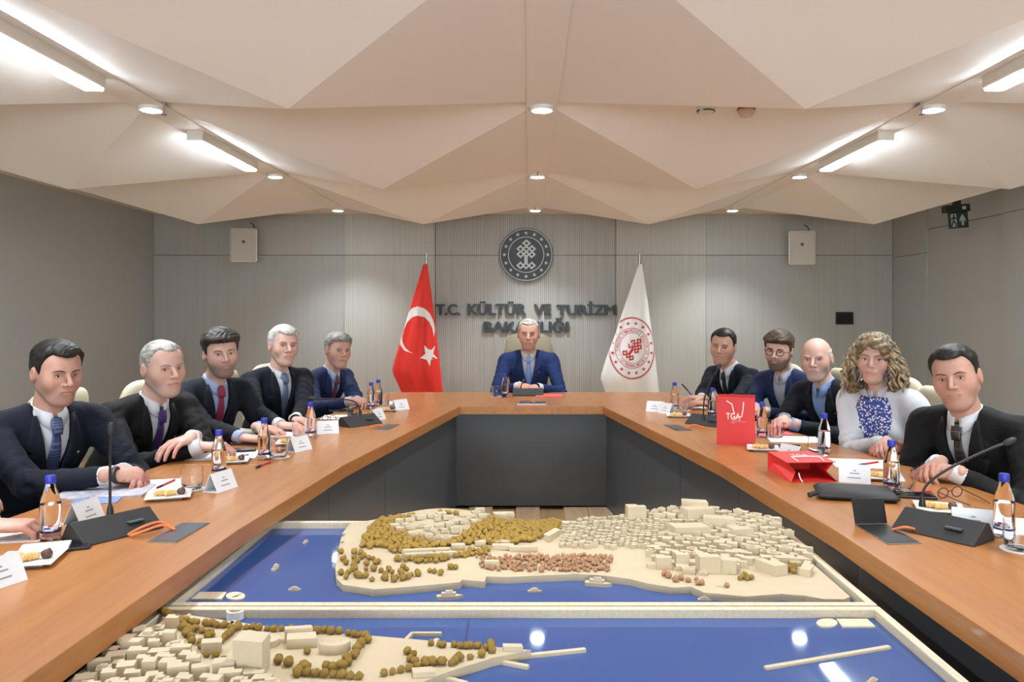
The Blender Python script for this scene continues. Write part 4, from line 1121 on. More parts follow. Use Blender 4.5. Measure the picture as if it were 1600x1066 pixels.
        d = d+fa+.0035*np.sin(a*38+b*22+ph_)*np.sin(b*34-c_*18)
        d = smax(d, -sd_cone(P, *neckc), .004)
        if not blouse:
            w = np.clip((b-off)/(vt-off), 0, 1)*vw+.0; vv = np.maximum(np.maximum(np.maximum((np.abs(a)-w), -(c_+.0)), off-b), c_-.15*g)
            d = np.maximum(d, -vv*s)
        else:
            w = np.clip((b-.36)/(vt-.36), 0, 1)*.05; vv = np.maximum(np.maximum(np.maximum((np.abs(a)-w), -c_), .36-b), c_-.15); d = np.maximum(d, -vv*s)
        return d
    V, Q = nets(jf, lo, hi, .0105); V = relax(V, Q, 1, .4)
    jo = np_mesh('blouse' if blouse else 'jacket', V, Q, suit, ob)
    def tproj(pts, pr, offd):
        pts = np.array(pts, dtype=f4); cs_ = np.arange(.30, -.02, -.003, dtype=f4)
        base = np.array([pt(a, b, 0) for a, b in pts], dtype=f4); nn = A3(n)*s
        GP = (base[:, None, :]+cs_[None, :, None]*nn).reshape(-1, 3); D = field(GP, pr).reshape(len(pts), len(cs_)); k_ = np.argmax(D < 0, 1)
        # sub-step refinement
        res = []
        for i, j in enumerate(k_):
            d0, d1 = D[i, max(j-1, 0)], D[i, j]; f_ = d0/(d0-d1) if d0 != d1 else 0; cc = cs_[max(j-1, 0)]+(cs_[j]-cs_[max(j-1, 0)])*f_
            res.append(tuple(base[i]+nn*(cc+offd)))
        return res
    def strip(rows, pr, offd, nm, mat, parent, thick=.003):
        """rows: list of lists of (a, b) -> surface patch following the garment"""
        m_ = len(rows[0]); flat = [p for r_ in rows for p in r_]; V_ = tproj(flat, pr, offd); Fs = []
        for i in range(len(rows)-1):
            for k_ in range(m_-1): a0 = i*m_+k_; Fs.append((a0, a0+1, a0+m_+1, a0+m_))
        q = MB().add(V_, Fs).build(nm, mat, parent, True, ang=70)
        if thick: sm = q.modifiers.new('solid', 'SOLIDIFY'); sm.thickness = thick; sm.offset = 0
        return q
    wv_ = lambda b: max(0, min(1, (b-off)/(vt-off)))*vw
    if not blouse:
        V, Q = nets(lambda P: smax(field(P, shp), -sd_cone(P, neckc[0], neckc[1], neckc[2]-.012, neckc[3]-.012), .004), (-.26*s, -.2, zh+.05), (.26*s, hi[1] if hi[1] < .45 else .45, nb.z+.08), .011)
        so = np_mesh('shirt', V, Q, shirt, ob)
        ob_ = [off, off+.10, off+.17, .372, .384, .398, .43, .47, .505]; oa_ = [.014, .068, .104, .120, .088, .112, .106, .094, .082]
        for sd in (-1, 1):
            rows = []
            for b in list(np.linspace(off, .36, 8))+[.372, .384, .398, .43, .47, .503]:
                i_, o_ = wv_(b)-.001, float(np.interp(b, ob_, oa_))*.92; rows.append([(sd*(i_+(o_-i_)*t_), b) for t_ in (0, .35, .7, 1)])
            strip(rows, jk0, .009, 'lapel', suit, jo, .006)
        MB().ball(tproj([(0, off-.025)], jk0, .003)[0], (.008, .005, .008), 10, 6).build('button', M['softblack'], jo, True)
        if o.get('pin'): MB().ball(tproj([(-.085, .37)], jk0, .012)[0], (.007, .005, .007), 8, 6).build('lapel_pin', o['pin'], jo, True)
        if o.get('square'): strip([[(-.08-.035*t_, .335+.004*math.sin(t_*9)) for t_ in (0, .5, 1)], [(-.083-.03*t_, .375+.012*math.sin(t_*5)) for t_ in (0, .5, 1)]], jk0, .006, 'pocket_square', o['square'], jo)
        if tie is not None:
            rows = []
            for b, w in ((.496, .016), (.486, .021), (.468, .019), (.448, .0135)): rows.append([(w*t_, b) for t_ in (-1, -.4, .4, 1)])
            to_ = strip(rows, shp, .020, 'tie_knot', tie, ob, .014)
            rows = [[(float(np.interp(b, [off-.02, .30, .45], [.036, .028, .014]))*t_, b) for t_ in (-1, -.4, .4, 1)] for b in np.linspace(.455, off-.02, 10)]
            strip(rows, shp, .007, 'tie', tie, ob, .005)
    else:
        so = jo
    # ---- shirt collar around the neck
    if collar:
        nd = (Vector(neckc[1])-nb).normalized(); xa = Vector((1, 0, 0)); ya = nd.cross(xa).normalized(); xa = ya.cross(nd)   # ya points forward
        if ya.y < 0: ya = -ya
        V_ = []; Fs = []; N = 30; open_ = o.get('collar_gap', 9)
        fat = o.get('fat', 0.0)
        for i in range(N+1):
            a = R(90+open_)+R(360-2*open_)*i/N
            e = abs(i/N-.5)*2; tip = max(0, (e-.66)/.34)
            dirv = xa*math.cos(a)+ya*math.sin(a)
            r1 = (.0575+fat*.8)*hs
            base = nb-nd*(.008+.014*e*e)
            hi_ = .025*hs*(1-.15*tip)
            V_ += [base+dirv*(r1*1.0), base+nd*hi_+dirv*(r1*.97), base+nd*(hi_-.001)+dirv*(r1*1.05), base-nd*(.003+.034*tip)+dirv*(r1*1.13+.008*tip)+ya*(.010*tip)+xa*(math.cos(a)*.016*tip)]
        for i in range(N):
            for k_ in range(3): a0 = i*4+k_; Fs.append((a0, a0+1, a0+5, a0+4))
        q = MB().add(V_, Fs).build('collar', shirt, so if not blouse else jo, True, ang=60); sm = q.modifiers.new('solid', 'SOLIDIFY'); sm.thickness = .003; sm.offset = 0
    for sd, hv in hands.items():
        S, E, Wl = arms[sd]; d = (Wl-E).normalized()
        if not blouse: MB().tube([Wl-d*.04, Wl+d*.006, Wl+d*.009, Wl+d*.0095], [.0330*s, .0335*s, .0315*s, .024*s], 14, caps=True).build('cuff', shirt, so, True)
    # ---- trousers and shoes
    tp_ = [('e', ((0, -.01, zh-.02), (.175*s, .15*s, .11)), 0)]
    for hp, kn, an in legs: tp_ += [('c', (hp, kn, .086, .068), .04), ('c', (kn, an, .066, .052), .02)]
    V, Q = nets(lambda P: field(P, tp_), (-.25, -.22, .05), (.25, .62, zh+.12), .019); np_mesh('trousers', V, Q, o.get('trousers', suit if not blouse else M['suit_black']), ob)
    for hp, kn, an in legs:
        mb = MB(); mb.ball((an[0], an[1]+.06, .045), (.046, .135, .042), 12, 8); mb.box((an[0], an[1]+.05, .012), (.085, .25, .022), ch=.006); mb.build('shoe', M['black'], ob, True)
    ctx = dict(ob=ob, Hm=Hm, hs=hs, hip_w=hip_w, yaw=yaw, proj=proj, HMp=HMp, tproj=tproj, strip=strip, jk=jk0, jo=jo, W2L=W2L, arms=arms, s=s)
    return ctx
# ------------------------------------------------------------------ people round the table
M['suit_navy'] = fabric('suit_navy', srgb(17, 22, 36), .8, 700, .15, .35, .02)
M['suit_blue'] = fabric('suit_blue', srgb(28, 46, 92), .75, 700, .15, .35, .02)
M['suit_midblue'] = fabric('suit_midblue', srgb(30, 42, 80), .75, 700, .15, .35, .02)
M['suit_dknavy'] = fabric('suit_dark_navy', srgb(16, 20, 32), .8, 700, .15, .35, .02)
M['suit_black'] = fabric('suit_black', srgb(15, 15, 17), .75, 700, .15, .35, .02)
M['suit_char'] = fabric('suit_charcoal', srgb(21, 25, 34), .8, 700, .15, .35, .02)
M['suit_slate'] = fabric('suit_slate', srgb(20, 24, 35), .8, 700, .15, .35, .02)
M['sh_white'] = fabric('shirt_white', srgb(206, 208, 214), .7, 900, .03, .1)
M['sh_blue'] = fabric('shirt_light_blue', srgb(160, 178, 214), .7, 900, .04, .1)
M['sh_sky'] = fabric('shirt_sky_blue', srgb(128, 158, 208), .7, 900, .04, .1)
def striped(name, c1, c2, sc_):
    t = NT(name); wv = t.n('ShaderNodeTexWave', wave_type='BANDS', bands_direction='X'); wv.inputs['Scale'].default_value = sc_; t.l(t.coords(), wv.inputs['Vector'])
    t.l(t.ramp(wv.outputs['Fac'], [(.45, c1), (.55, c2)]), t.b.inputs['Base Color']); t.b.inputs['Roughness'].default_value = .75; return t.m
def dotted(name, c1, c2, sc_, th=.35, rnd=.15):
    t = NT(name); vo = t.n('ShaderNodeTexVoronoi'); vo.inputs['Scale'].default_value = sc_; vo.inputs['Randomness'].default_value = rnd; t.l(t.coords(), vo.inputs['Vector'])
    t.l(t.ramp(vo.outputs['Distance'], [(th-.06, c2), (th+.06, c1)]), t.b.inputs['Base Color']); t.b.inputs['Roughness'].default_value = .5; return t.m
M['sh_stripe'] = striped('shirt_striped', srgb(224, 228, 234), srgb(96, 112, 140), 60)
M['print'] = dotted('blouse_print', srgb(44, 62, 142), srgb(228, 230, 240), 85, .40, .9)
up = Vector((0, 0, 1))
def fwv(yaw): return Vector((-math.sin(yaw), math.cos(yaw), 0))
def clasp(px, py, yaw, curl=.72, z=.785, gap=.062):
    C = Vector(on(px, py, z)); f_ = fwv(yaw); r_ = Vector((f_.y, -f_.x, 0))
    return {1: (C+r_*gap-f_*.055+up*.012, -r_*.62+f_*.75-up*.10, up*.85+r_*.5, curl, {'thumb': .2}), -1: (C-r_*gap-f_*.055, r_*.62+f_*.75-up*.06, up*.85-r_*.5, curl, {'thumb': .2})}
def flat(px, py, d, curl=.28, z=.772, n=(0, 0, 1), **kw): return (Vector(on(px, py, z)), Vector(d), Vector(n), curl, kw)
SK1, SK2, SK3, SK4 = srgb(210, 164, 146), srgb(200, 154, 136), srgb(218, 176, 160), srgb(208, 160, 140)
PEOPLE = {}
def add(key, *a, **kw): PEOPLE[key] = person(*a, **kw); return PEOPLE[key]
add('P0', 'person whose hand and navy sleeve reach in at the left edge', at(-150, 600, 2.62), .24, R(-100), R(-120), 0, 0,
    {1: flat(-14, 822, (1, .35, -.05), .62, .785, thumb=.2), -1: flat(-70, 770, (1, -.1, 0), .4)}, dict(skin=SK1, hairc='dark'), M['suit_navy'], M['sh_white'], M['suit_black'])
c = add('P1', 'person in navy suit with blue patterned tie, hands clasped', at(88, 583, 3.22), .243, R(-122), R(-124), R(-8), 0, clasp(208, 742, R(-80), .75),
    dict(skin=SK2, hairc='black', top=.017, side=.008, quiff=.004, rec=.014, zf=.074, fat=.001, jaw=1.0, beard=.16, smile=-1, girth=1.05, shoulder=1.06, pin=M['steel'], browc='black'), M['suit_navy'], M['sh_white'], dotted('tie_blue_dots', srgb(44, 58, 98), srgb(150, 164, 196), 240, .3), scale=1.08)
c = add('P2', 'person in black suit with purple tie and cropped grey hair, arms folded on the table', at(254, 575, 3.86), .262, R(-118), R(-128), R(-4), R(4),
    {1: flat(312, 698, (.95, .2, 0), .7, .80, thumb=.2), -1: flat(300, 684, (-.35, -.9, -.1), .35, .835, thumb=.3)},
    dict(skin=SK3, hairc='silver', style='buzz', top=.006, side=.0045, amp=.001, zf=.078, rec=.02, fat=.001, jaw=1.0, beard=.12, beardc='grey', girth=1.12, shoulder=1.08, pin=M['steel'], browc='grey'), M['suit_black'], M['sh_white'], fabric('tie_purple', srgb(62, 34, 96), .5), scale=1.08)
c = add('P3', 'person in charcoal suit with crimson tie, dark hair and short beard', at(345, 553, 4.52), .256, R(-125), R(-146), R(-2), R(5),
    {1: flat(378, 684, (.95, -.1, -.05), .3, .775), -1: flat(405, 668, (.9, -.35, -.05), .25, .775)},
    dict(skin=SK3, hairc='dark', top=.026, side=.010, quiff=.012, amp=.004, zf=.062, beard=.6, beardc='dark', browc='black'), M['suit_char'], M['sh_blue'], fabric('tie_crimson', srgb(138, 40, 70), .5), scale=1.05)
c = add('P4', 'person with white hair in navy suit and slate blue tie', at(443, 541, 5.2), .25, R(-128), R(-144), 0, R(-3),
    {1: flat(438, 664, (.9, -.2, -.05), .3, .775), -1: flat(462, 655, (.75, -.5, -.05), .3, .775)},
    dict(skin=SK3, hairc='white', top=.018, side=.013, quiff=.004, zf=.072, rec=.012, nose=1.12, browc='dark', girth=1.06, shoulder=1.05), M['suit_dknavy'], M['sh_white'], fabric('tie_slate', srgb(96, 112, 138), .5), scale=1.06)
c = add('P5', 'person with grey hair in blue suit and maroon tie, farthest on the left side', at(528, 548, 5.95), .252, R(-118), R(-142), R(-2), R(-2), clasp(566, 628, R(-95), .6),
    dict(skin=SK4, hairc='grey', top=.018, side=.010, quiff=.006, zf=.066, browc='grey', beard=.12, beardc='grey'), M['suit_midblue'], M['sh_blue'], fabric('tie_maroon', srgb(112, 44, 66), .5), scale=1.05)
c = add('M', 'person in bright blue suit and pale blue tie at the head of the table', at(826, 522.5, 6.9), .262, R(180), R(178), R(-3), 0, clasp(826, 606, R(180), .45, .79, .075),
    dict(skin=SK4, hairc='silver', style='buzz', top=.009, side=.006, amp=.001, zf=.074, rec=.016, beard=.22, beardc='grey', browc='dark', shoulder=1.02, pin=plain('pin_red', srgb(200, 40, 40), .4)), M['suit_blue'], M['sh_white'], dotted('tie_sky', srgb(138, 164, 226), srgb(96, 122, 196), 170, .3), scale=1.05, seat=.49)
c = add('R1', 'person in navy suit with black tie holding a pen, farthest on the right side', at(1130, 542, 6.0), .258, R(122), R(152), R(-4), R(-5),
    {1: flat(1096, 622, (-.95, -.25, .05), .6, .80, thumb=.1), -1: flat(1108, 630, (-.9, .1, 0), .6, .785, thumb=.2)},
    dict(skin=SK4, hairc='black', top=.014, side=.007, zf=.076, rec=.010, quiff=.002, amp=.001, smile=1.2, fat=.003, browc='black', beard=.10, square=M['sh_white']), M['suit_dknavy'], M['sh_white'], fabric('tie_black', srgb(24, 26, 34), .5), scale=1.05)
c = add('R2', 'person with round dark glasses and brown beard in blue blazer', at(1217, 548, 5.36), .245, R(125), R(147), R(-6), R(-4), clasp(1172, 642, R(95), .6),
    dict(skin=SK3, hairc='brown', top=.024, side=.012, quiff=.010, zf=.058, rec=-.004, fat=.002, jaw=1.02, beard=.88, beardc='brown', v0=.12), M['suit_midblue'], M['sh_stripe'], None, scale=1.05)
fr = []
g_ = c['proj']([(.033, .003), (-.033, .003)])
for sd in (-1, 1):
    ring = [(sd*.0335+.0235*math.cos(a), .0975-.004*abs(math.cos(a)), .001+.0195*math.sin(a)) for a in np.linspace(0, 2*math.pi, 21)]; fr.append(ring)
gl_ = MB()
for ring in fr: gl_.tube(c['HMp'](ring), .0022, 6, caps=False)
gl_.tube(c['HMp']([(-.010, .098, .005), (0, .1005, .008), (.010, .098, .005)]), .002, 6)
for sd in (-1, 1): gl_.tube(c['HMp']([(sd*.057, .094, .006), (sd*.080, .055, .006), (sd*.084, -.005, .010), (sd*.082, -.02, -.002)]), .002, 6)
gl_.build('spectacles', M['softblack'], c['ob'], True)
c = add('R3', 'person with bald head and white stubble in dark blazer over open blue shirt', at(1276, 561, 4.76), .25, R(120), R(148), R(-3), R(2), clasp(1216, 660, R(92), .7),
    dict(skin=SK3, hairc='white', style='buzz', top=.003, side=.004, amp=.0006, bald=True, beard=.4, beardc='white', browc='white', v0=.15, square=dotted('square_print', srgb(30, 34, 46), srgb(206, 208, 214), 160, .4), nose=1.1), M['suit_slate'], M['sh_sky'], None, scale=1.06)
c = add('R4', 'person with long curly hair in white blouse with blue print front', at(1366, 561, 4.02), .236, R(128), R(149), R(-2), R(-2), clasp(1378, 698, R(100), .62, .785, .055),
    dict(skin=SK3, hairc='blond', style='curly', blouse=True, bust=True, shoulder=.9, girth=.92, lips=srgb(196, 104, 104), browc='brown', elbow=.9, handscale=.92, smile=.3, fat=-.003, jaw=.92), M['sh_white'], M['sh_white'], None, scale=1.02)
rows = [[(a, b) for a in np.linspace(-w, w, 9)] for b, w in ((.13, .085), (.18, .095), (.23, .10), (.28, .105), (.33, .105), (.38, .098), (.42, .090), (.45, .080), (.475, .066))]
c['strip'](rows, c['jk'], .006, 'printed_front', M['print'], c['jo'], .002)
c = add('R5', 'person in black suit with dotted dark tie, nearest on the right side', at(1494, 590, 3.32), .254, R(118), R(141), R(-3), R(10), clasp(1455, 733, R(88), .62),
    dict(skin=SK2, hairc='black', top=.015, side=.006, quiff=.004, zf=.076, rec=.010, smile=1.0, fat=.002, jaw=1.02, beard=.12, browc='black', girth=1.1, shoulder=1.08), M['suit_black'], M['sh_white'], dotted('tie_dots', srgb(38, 36, 38), srgb(150, 126, 96), 110, .28), scale=1.08)
def wrist_band(key, sd, mat, nm, back=.012, r=.031):
    c = PEOPLE[key]; S, E, Wl = c['arms'][sd]; d = (Wl-E).normalized(); p = Wl+d*back
    MB().tube([p-d*.009, p, p+d*.009], [r, r*1.06, r], 14).build(nm, mat, c['ob'], True)
wrist_band('P1', 1, M['black'], 'bracelet'); wrist_band('M', -1, M['black'], 'watch'); wrist_band('R1', -1, M['steel'], 'watch'); wrist_band('R3', 1, M['steel'], 'watch'); wrist_band('P4', -1, M['black'], 'watch'); wrist_band('R4', -1, plain('bracelet_copper', srgb(150, 90, 70), .4), 'bracelet')

# ------------------------------------------------------------------ chairs
M['cream'] = plain('cream_leather', srgb(214, 204, 176), .5, noise=.04, nscale=200, bump=.08)
M['beige'] = plain('taupe_leather', srgb(176, 166, 142), .4, noise=.04, nscale=200, bump=.08)
def chair_proto(mat, top, wid, name='office_chair'):
    o = empty(name)
    def pad(w, d, t, n, rx, loc, bow=0.0):
        # rounded, slightly bowed cushion
        V = []; Fs = []; nu, nv = 14, 14
        def sgn(a, p): return math.copysign(abs(a)**p, a)
        for i in range(nv+1):
            ph = -math.pi/2+math.pi*i/nv
            for k_ in range(nu*2):
                a = math.pi*k_/nu; x = w/2*sgn(math.cos(a), .45)*sgn(math.cos(ph), .35); y = d/2*sgn(math.sin(a), .45)*sgn(math.cos(ph), .35)
                V.append((x, y, t/2*sgn(math.sin(ph), .8)+bow*(x/(w/2))**2))
        for i in range(nv):
            for k_ in range(nu*2): l = (k_+1) % (nu*2); Fs.append((i*nu*2+k_, i*nu*2+l, (i+1)*nu*2+l, (i+1)*nu*2+k_))
        q = MB().add(V, Fs).build(n, mat, o, True, ang=60); q.location = loc; q.rotation_euler = (rx, 0, 0); return q
    pad(.50, .50, .10, 'seat', 0, (0, .03, .415), .01)
    bh = top-.48; pad(wid, bh, .075, 'backrest', R(82), (0, -.255-.05*bh, .48+bh/2), .035)
    for s_ in (-1, 1):
        MB().tube([(s_*.27, -.18, .47), (s_*.285, -.17, .62), (s_*.285, .0, .65), (s_*.28, .14, .64)], [.016, .02, .024, .022], 10).build('armrest', mat, o, True)
    MB().lathe([(.028, .09), (.028, .25), (.02, .25), (.02, .37)], 12).build('column', M['chrome'], o, True)
    for k_ in range(5):
        a = 2*math.pi*k_/5+.3; l_ = MB().tube([(0, 0, .11), (.16*math.cos(a), .16*math.sin(a), .095), (.30*math.cos(a), .30*math.sin(a), .075)], [.026, .02, .014], 8).build('leg', M['chrome'], o, True)
        MB().tube([(.30*math.cos(a)-.02*math.sin(a), .30*math.sin(a)+.02*math.cos(a), .03), (.30*math.cos(a)+.02*math.sin(a), .30*math.sin(a)-.02*math.cos(a), .03)], .03, 12).build('caster', M['black'], l_, True)
    return o
cp = chair_proto(M['cream'], 1.02, .47); first = True
who = {'P0': 'behind the sleeve at the left edge', 'P1': 'under the person with the blue patterned tie', 'P2': 'under the person with the purple tie', 'P3': 'under the person with the crimson tie', 'P4': 'under the white-haired person', 'P5': 'under the grey-haired person at the far left corner',
       'R1': 'under the person with the black tie', 'R2': 'under the person with glasses', 'R3': 'under the bald person', 'R4': 'under the person with curly hair', 'R5': 'under the person nearest on the right'}
for k_, w_ in who.items():
    q = cp if first else copy_tree(cp); first = False; p = PEOPLE[k_]; f_ = fwv(p['yaw'])
    q.location = p['hip_w']-f_*.04; q.rotation_euler = (0, 0, R(-96) if k_[0] == 'P' else R(96)); tag(q, 'cream leather office chair '+w_, 'chair', 'cream office chairs round the table')
q = copy_tree(cp); q.location = (2.28, 2.55, 0); q.rotation_euler = (0, 0, R(97)); tag(q, 'cream leather office chair at the right edge of the picture', 'chair', 'cream office chairs round the table')
bc = chair_proto(M['beige'], 1.22, .46, 'executive_chair'); bc.location = PEOPLE['M']['hip_w']-fwv(R(180))*.06; bc.rotation_euler = (0, 0, R(180)); tag(bc, 'taupe leather high-backed chair at the head of the table', 'chair')

# ------------------------------------------------------------------ table things
M['glass'] = glass('clear_glass', (1, 1, 1, 1), 0, 1.18); M['waterc'] = glass('drinking_water', (.97, .985, 1, 1), 0, 1.16)
M['cap'] = plain('blue_cap', srgb(44, 56, 170), .4); M['label_w'] = plain('label_white', srgb(226, 228, 236), .5); M['label_b'] = plain('label_blue', srgb(48, 60, 150), .5); M['label_r'] = plain('label_red', srgb(190, 60, 70), .5)
M['paper'] = plain('paper', srgb(240, 240, 240), .7); M['china'] = plain('white_china', srgb(240, 238, 234), .2, coat=.5); M['acryl'] = plain('card_frosted', srgb(228, 230, 234), .35)
M['pastry'] = plain('pastry', srgb(222, 178, 112), .7, noise=.15, nscale=90, bump=.4); M['choc'] = plain('chocolate', srgb(86, 58, 46), .5, noise=.15, nscale=90, bump=.3)
M['print_grey'] = plain('print_grey', srgb(150, 152, 160), .7); M['orange'] = plain('orange_cable', srgb(226, 118, 62), .5); M['lid'] = plain('brushed_lid', srgb(92, 98, 106), .3, .6)
M['redpen'] = plain('red_pen', srgb(190, 40, 52), .4); M['bag'] = plain('red_paper', srgb(226, 48, 50), .42); M['bag_in'] = plain('red_paper_pale', srgb(226, 92, 100), .6); M['bagwhite'] = plain('bag_print', srgb(248, 240, 238), .6)
BP = None
def bottle(px, py, lab):
    global BP
    if BP is None:
        o = empty('water_bottle'); n_ = 20
        MB().lathe([(.0, .002), (.025, .002), (.0285, .008), (.029, .10), (.026, .118), (.016, .150), (.0125, .166), (.0125, .172)], n_).build('body', M['glass'], o, True)
        MB().lathe([(.0, .004), (.0265, .006), (.0272, .10), (.0255, .104), (.0, .104)], n_).build('water', M['waterc'], o, True)
        MB().lathe([(.0138, .164), (.0145, .166), (.0145, .184), (.013, .187), (.0, .187)], n_).build('cap', M['cap'], o, True)
        l = MB(); 
        for (z0, z1, mi, a0, a1) in ((.024, .030, 1, -3.1, 3.1), (.034, .046, 0, -.9, .5), (.042, .048, 2, -.4, .0), (.036, .041, 1, -.8, -.2)):
            l.mat(mi); V = []
            for i in range(9):
                a = a0+(a1-a0)*i/8; r_ = .0293+.0002*mi; V += [(r_*math.cos(a), r_*math.sin(a), z0), (r_*math.cos(a), r_*math.sin(a), z1)]
            l.add(V, [(2*i, 2*i+2, 2*i+3, 2*i+1) for i in range(8)])
        l.build('printed_label', [M['label_w'], M['label_b'], M['label_r']], o)
        BP = o; q = o
    else: q = copy_tree(BP)
    q.location = on(px, py); q.rotation_euler = (0, 0, math.atan2(-py, 825-px)); return tag(q, lab, 'bottle', 'water bottles with blue caps')
for (px, py, lab) in ((79, 843, 'nearest the left edge beside the hand'), (342, 744, 'in front of the person with the purple tie'), (413, 718, 'in front of the person with the crimson tie'), (485, 683, 'in front of the white-haired person'),
                      (580, 640, 'nearer of two by the grey-haired person'), (591, 634, 'farther of two by the grey-haired person'), (789, 621, 'left of the microphone at the table head'), (1054, 640, 'in front of the person with the black tie'),
                      (1113, 652, 'left of the standing red bag'), (1191, 683, 'half hidden behind the standing red bag'), (1288, 708, 'in front of the bald person'), (1393, 766, 'in front of the nearest person on the right'), (1569, 839, 'by the right edge of the picture')):
    bottle(px, py, 'clear water bottle with blue cap, '+lab)
TP = None
def tumbler(px, py, lab, inv=False):
    global TP
    if TP is None:
        o = empty('tumbler'); MB().lathe([(.0, .003), (.030, .003), (.036, .010), (.040, .045), (.039, .085), (.0375, .085), (.0385, .045), (.0345, .013), (.0, .011)], 24).build('glass_body', glass('tumbler_glass', (1, 1, 1, 1), 0, 1.36), o, True); MB().lathe([(.0, .0), (.046, .0), (.048, .003), (.0, .0028)], 24).build('coaster', M['paper'], o, True); TP = o; q = o
    else: q = copy_tree(TP)
    q.location = on(px, py); tag(q, lab, 'glass', 'drinking glasses'); return q
for (px, py, lab) in ((300, 765, 'beside the plate of the person with the blue patterned tie'), (436, 715, 'beside the bottle of the person with the crimson tie'), (468, 682, 'in front of the white-haired person'), (552, 654, 'behind the far left microphone'), (600, 634, 'by the grey-haired person at the far corner'), (776, 620, 'at the head of the table'),
                      (1068, 642, 'in front of the person with the black tie'), (1213, 684, 'in front of the bald person, on white paper'), (1276, 712, 'behind the lying red bag'), (1412, 770, 'in front of the nearest person on the right'), (1592, 860, 'at the right edge of the picture')):
    tumbler(px, py, 'clear glass tumbler '+lab)
def plate_food(px, py, rz, lab, k_):
    x, y, z = on(px, py); o = empty('dessert_plate', (x, y, z), rz, 'square white dessert plate '+lab, 'plate', 'square dessert plates')
    w = .075; V = []; 
    for (a, zz) in ((.6, .0), (.62, .003), (1.0, .011), (1.0, .013), (.6, .006)): V += [(-w*a, -w*a, zz), (w*a, -w*a, zz), (w*a, w*a, zz), (-w*a, w*a, zz)]
    Fs = [(3, 2, 1, 0), (16, 17, 18, 19)]
    for r_ in range(4):
        for i in range(4): j = (i+1) % 4; Fs.append((r_*4+i, r_*4+j, r_*4+4+j, r_*4+4+i))
    MB().add(V, Fs).build('dish', M['china'], o)
    cs, sn = math.cos(rz), math.sin(rz)
    for i, (a, b) in enumerate(((-.028, .006), (.004, -.004), (.04, .01))):
        p = (x+a*cs-b*sn, y+a*sn+b*cs, z+.006); mb = MB()
        if i < 2:
            for j in range(5): mb.ball((-.016+.008*j, .003*math.sin(j), .010), (.0075, .013-.002*abs(j-2), .012-.0015*abs(j-2)), 8, 6)
            q = mb.build('pastry', M['pastry'], None, True, loc=p, rz=rz+.6*i); tag(q, ('golden pastry, left one' if i == 0 else 'golden pastry, middle one')+' on the plate '+lab, 'pastry', 'small pastries on the plates')
        else:
            mb.ball((0, 0, .011), (.015, .014, .013), 10, 8); mb.ball((.004, .002, .022), (.006, .006, .004), 8, 5)
            q = mb.build('chocolate_truffle', M['choc'], None, True, loc=p, rz=rz); tag(q, 'round chocolate truffle on the plate '+lab, 'chocolate', 'chocolates on the plates')
for i, (px, py, rz, lab) in enumerate(((264, 777, .35, 'beside the near left microphone'), (45, 879, .25, 'nearest at the left edge'), (362, 722, .25, 'in front of the person with the purple tie'), (455, 694, .2, 'behind the card before the crimson tie'), (603, 642, .1, 'at the far left corner'), (1060, 651, -.1, 'by the far right power box'), (1192, 703, -.25, 'right of the standing red bag'),
                                       (1378, 748, -.3, 'in front of the curly-haired person'), (1468, 798, -.35, 'behind the near right microphone'))):
    plate_food(px, py, rz, lab, i)
def card(px, py, rz, lab, w=.115):
    o = empty('name_card', on(px, py), rz, 'white folded name card '+lab, 'name card', 'folded name cards')
    hh_, d = .069, .033
    for s_ in (-1, 1):
        V = [(-w/2, s_*d, 0), (w/2, s_*d, 0), (w/2, s_*.001, hh_), (-w/2, s_*.001, hh_)]; V += [(v[0], v[1]-s_*.002, v[2]) for v in V]
        MB().add(V, [(0, 1, 2, 3), (7, 6, 5, 4), (0, 4, 5, 1), (1, 5, 6, 2), (2, 6, 7, 3), (3, 7, 4, 0)]).build('card_face', M['acryl'], o)
        mb = MB()
        for (z_, a, b) in ((.044, -.006, .006), (.034, -.018, .018), (.018, -.026, .022)):
            t_ = z_/hh_; y_ = s_*(d+(.001-d)*t_+.0008); y2 = s_*(d+(.001-d)*(t_+.06)+.0008); mb.add([(a*w*10/.9*.9/10*10 if False else a, y_, z_), (b, y_, z_), (b, y2, z_+.06*hh_), (a, y2, z_+.06*hh_)], [(0, 1, 2, 3)])
        mb.build('print', M['print_grey'], o)
    MB().box((0, 0, .001), (w, 2*d, .002)).build('card_base', M['acryl'], o)
for (px, py, rz, lab) in ((132, 815, R(82), 'behind the near left microphone'), (-6, 915, R(70), 'cut off at the left edge'), (345, 765, R(72), 'beside the tumbler and plate on the near left'), (467, 704, R(62), 'in front of the person with the crimson tie'), (512, 677, R(20), 'left of the far left microphone'), (589, 656, R(70), 'right of the far left microphone'), (625, 640, R(48), 'standing alone at the far left corner'),
                          (1024, 643, R(-25), 'standing alone at the far right corner'), (1042, 646, R(-60), 'behind the plate at the far right'), (1236, 719, R(-62), 'left of the lying red bag'), (1335, 753, R(-20), 'right of the lying red bag'), (1520, 830, R(-22), 'beside the near right microphone')):
    card(px, py, rz, lab)
